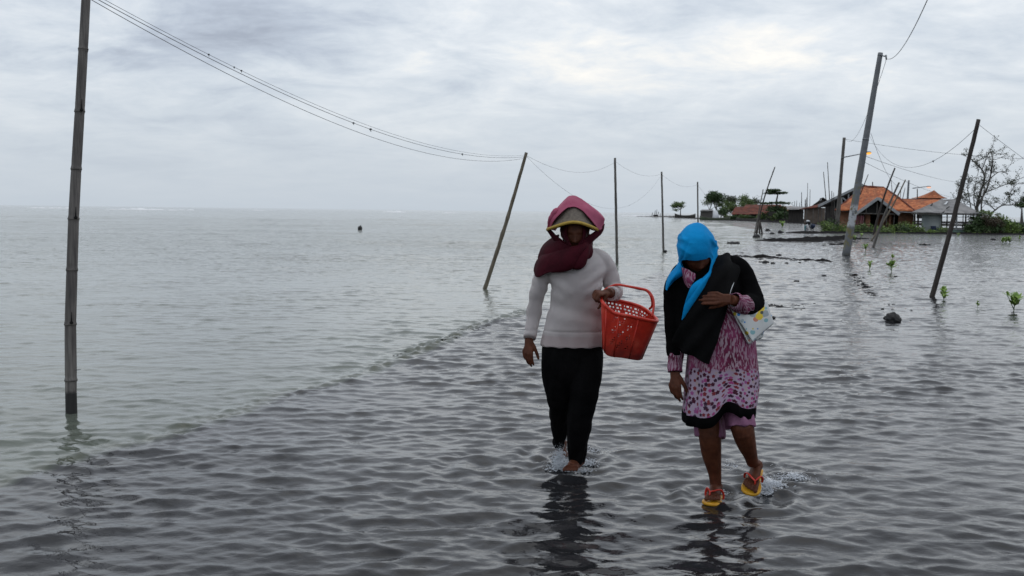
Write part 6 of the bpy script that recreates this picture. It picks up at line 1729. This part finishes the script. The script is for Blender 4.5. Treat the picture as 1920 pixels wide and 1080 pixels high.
# blue headscarf
hj = [[(1284, 511, -.02), (1277, 492, -.07), (1284, 488, -.125), (1305, 488.5, -.145), (1323, 485.5, -.13), (1332, 484, -.08), (1335, 508, -.03)],
      [(1282, 512, .0), (1273, 488, -.06), (1281, 474, -.135), (1305, 473, -.16), (1326, 471, -.14), (1335, 474, -.07), (1338, 507, -.01)],
      [(1279, 511, .04), (1270.5, 470, -.01), (1280, 448, -.11), (1304, 443, -.145), (1328, 446, -.115), (1340, 462, -.01), (1341, 505, .03)],
      [(1278, 510, .08), (1271, 455, .05), (1281, 431, -.02), (1305, 421, -.04), (1325, 428, -.02), (1341, 450, .05), (1344, 503, .08)],
      [(1281, 508, .14), (1277, 455, .13), (1286, 432, .08), (1306, 420, .06), (1324, 429, .08), (1338, 452, .13), (1342, 503, .14)],
      [(1290, 508, .18), (1292, 470, .18), (1298, 448, .16), (1307, 438, .15), (1316, 448, .16), (1324, 468, .18), (1330, 505, .18)]]
def foldH(P):
    c = A2(1306, 460); x = P[:, 0]-c.x; z = P[:, 2]-c.z
    d_ = .006*vnoise(P*np.array([1, 1, 1.6]), 10, 3, 3)+.003*(1-2*np.abs(np.sin(z*48+x*30+2.5*vnoise(P, 7, 8, 2)))**.6)*smooth01(np.abs(x), .02, .08)
    d_ += .009*np.exp(-((x*.8+z-.075)/.010)**2)*smooth01(x, .03, .06)            # fold running back over the temple
    d_ -= .006*np.exp(-((x+.078-z*.25)/.008)**2)*(1-smooth01(z, .02, .06))
    d_ += .004*np.exp(-((z-.035-x*.0)/.008)**2)*(1-smooth01(x, -.075, -.05))
    return d_
hijab = cloth("headscarf", [[A2(*p) for p in c] for c in hj], M['hijab'], W2, 90, 70, .005, foldH)
# loose folds beside the face and two hanging ends
def cl2(name, cs, m_, parent, nu=30, nv=40, th=.005, amp=.005, sc_=18):
    return cloth(name, [[A2(*p) for p in c] for c in cs], m_, parent, nu, nv, th, lambda P: vnoise(P*np.array([1, 1, .4]), sc_, 4, 2)*amp*1.2+.45*amp*(1-2*np.abs(np.sin((P[:, 0]*.87-P[:, 2]*.49)*85+1.2*vnoise(P, 6, 5, 1)))**.6))
cl2("side_fold", [[(1338, 448, .03), (1342, 452, .0), (1343, 460, .04)], [(1337, 465, -.03), (1343, 468, -.02), (1345, 475, .04)], [(1334, 485, -.06), (1342, 490, -.03), (1344, 495, .04)], [(1333, 505, -.08), (1340, 508, -.05), (1343, 512, .02)]], M['hijab'], hijab)
cl2("scarf_tail", [[(1276, 486, .02), (1277, 496, -.06), (1285, 508, -.06)], [(1266, 503, .02), (1271, 508, -.075), (1282, 514, -.07)], [(1255, 516, .02), (1262, 520, -.075), (1270, 522, -.06)], [(1249.5, 529, .02), (1255, 531, -.06), (1261, 530, -.05)], [(1246.5, 542, .02), (1249, 544, -.045), (1252.5, 541, -.05)]], M['hijab'], hijab)
cl2("scarf_tail", [[(1334, 486, -.06), (1335.5, 492, -.05), (1337, 498, -.04)], [(1329, 509, -.115), (1333, 511, -.115), (1337, 509, -.09)], [(1312, 524, -.155), (1321, 525, -.165), (1332, 521, -.13)], [(1296, 537, -.175), (1309, 542, -.18), (1322, 541, -.15)], [(1287, 560, -.175), (1296, 565, -.18), (1308, 563, -.165)], [(1281, 583, -.165), (1288, 583, -.17), (1294, 580, -.165)], [(1278, 600, -.16), (1280, 597, -.16), (1283, 595, -.16)]], M['hijab'], hijab, 36, 70, .005, .007, 14)
# black shawl crossing the chest, from the far shoulder to the opposite hip
sh = [[(1334, 492, -.02), (1345, 482, -.02), (1360, 476, .02), (1378, 484, .05), (1386, 496, .05)],
      [(1326, 515, -.12), (1345, 508, -.12), (1360, 503, -.11), (1372, 503, -.08), (1384, 512, -.02)],
      [(1312, 545, -.165), (1328, 540, -.165), (1347, 536, -.16), (1362, 540, -.135), (1372, 548, -.08)],
      [(1294, 580, -.17), (1312, 575, -.18), (1335, 575, -.18), (1352, 580, -.165), (1362, 588, -.13)],
      [(1274, 612, -.14), (1296, 610, -.17), (1318, 612, -.18), (1338, 617, -.175), (1349, 622, -.16)],
      [(1262, 638, -.10), (1284, 645, -.15), (1308, 650, -.17), (1328, 652, -.17), (1339, 652, -.16)],
      [(1268, 652, -.09), (1287, 662, -.14), (1306, 672, -.165), (1320, 680, -.17), (1331, 684, -.16)]]
def foldB(P):
    c = A2(1350, 500); u = (P[:, 0]-c.x)*.62-(P[:, 2]-c.z)*.0+P[:, 2]*-.45
    return .009*np.sin(u*95+2*vnoise(P, 5, 3, 1))+.004*vnoise(P, 14, 3, 2)
cloth("shawl", [[A2(*p) for p in c] for c in sh], M['shawl'], W2, 70, 90, .006, foldB)

# white handbag with printed dots, flap hanging over it, strap up under the arm
bagroot = empty("handbag", A2(1412, 640, -.02), "white handbag printed with coloured dots and yellow flowers, under the arm in black", "handbag")
def bagpiece(name, quad, bulge, d0, d1, m_, nu=30, nv=24, th=.004):
    tl, tr_, br_, bl = quad; rows = []; uv = []
    for j in range(nv+1):
        v = j/nv; row = []
        for i in range(nu+1):
            u = i/nu; x = (tl[0]*(1-u)+tr_[0]*u)*(1-v)+(bl[0]*(1-u)+br_[0]*u)*v; y = (tl[1]*(1-u)+tr_[1]*u)*(1-v)+(bl[1]*(1-u)+br_[1]*u)*v
            d_ = d0+(d1-d0)*u-bulge*math.sin(math.pi*u)**.7*math.sin(math.pi*min(v*1.0, 1))**.7
            row.append(A2(x, y, d_)); uv.append(((x-1360)*S2, -(y-560)*S2))
        rows.append(row)
    o = MB().grid(rows, uvs=uv).build(name, m_, bagroot); push(o.data, lambda P: vnoise(P, 14, 6, 2)*.006); return solid(o, th)
bagpiece("bag_front", ((1361, 562), (1432, 560), (1429, 634), (1404, 645)), 0.02, -.13, .03, M['bag'])
bagpiece("bag_back", ((1364, 562), (1434, 560), (1431, 632), (1405, 644)), -.05, -.06, .03, M['bag'])
bagpiece("bag_flap", ((1364, 568), (1438, 566), (1449, 606), (1412, 641)), .03, -.14, .0, M['bag'])
MB().tube([A2(1366, 575, -.10), A2(1368, 550, -.12), A2(1374, 532, -.08), A2(1374, 520, -.03), A2(1374, 510, .02), A2(1376, 505, .06)], [.012]*6, 10, flat=.25, sub=5, up=(0, 1, 0)).build("strap", M['white'], bagroot)

# ------------------------------------------------------------------ splashes thrown up by the feet
def splash(label, blobs, seed):
    r = random.Random(seed); mb = MB()
    for (x, y, rx_, ry_, rz_, n, s_) in blobs:
        b = G(x, y)
        for k in range(int(n*2.2)):
            q = Vector((r.gauss(0, rx_), r.gauss(0, ry_), abs(r.gauss(0, rz_))))
            s2 = s_*.62*r.uniform(.3, 1.6)*(1.15-min(.8, q.z/(rz_*3+.001)))
            mb.ball(b+q, (s2*r.uniform(.8, 3.5), s2, s2*r.uniform(.5, 1.2)), M=Matrix.Rotation(r.uniform(-.6, .6), 3, 'Y') @ Matrix.Rotation(r.uniform(0, 3), 3, 'Z'), nu=7, nv=5)
    tag(mb.build("water_splash", M['foam']), label, "splash", kind="stuff")
splash("white splash at the feet of the woman in white", [(1049, 872, .018, .03, .052, 520, .0042), (1058, 880, .022, .02, .030, 360, .0042), (1102, 870, .03, .03, .016, 160, .004), (1040, 876, .03, .05, .010, 120, .004), (1112, 846, .05, .05, .006, 60, .0035), (1085, 884, .04, .012, .008, 90, .004)], 1)
splash("splash and foam right of the raised flip-flop", [(1437, 922, .014, .02, .034, 380, .0042), (1452, 910, .035, .03, .012, 200, .004), (1485, 895, .055, .045, .008, 170, .004), (1430, 926, .03, .015, .008, 90, .0038), (1365, 875, .04, .06, .006, 70, .0036), (1345, 925, .03, .02, .006, 70, .0034)], 2)
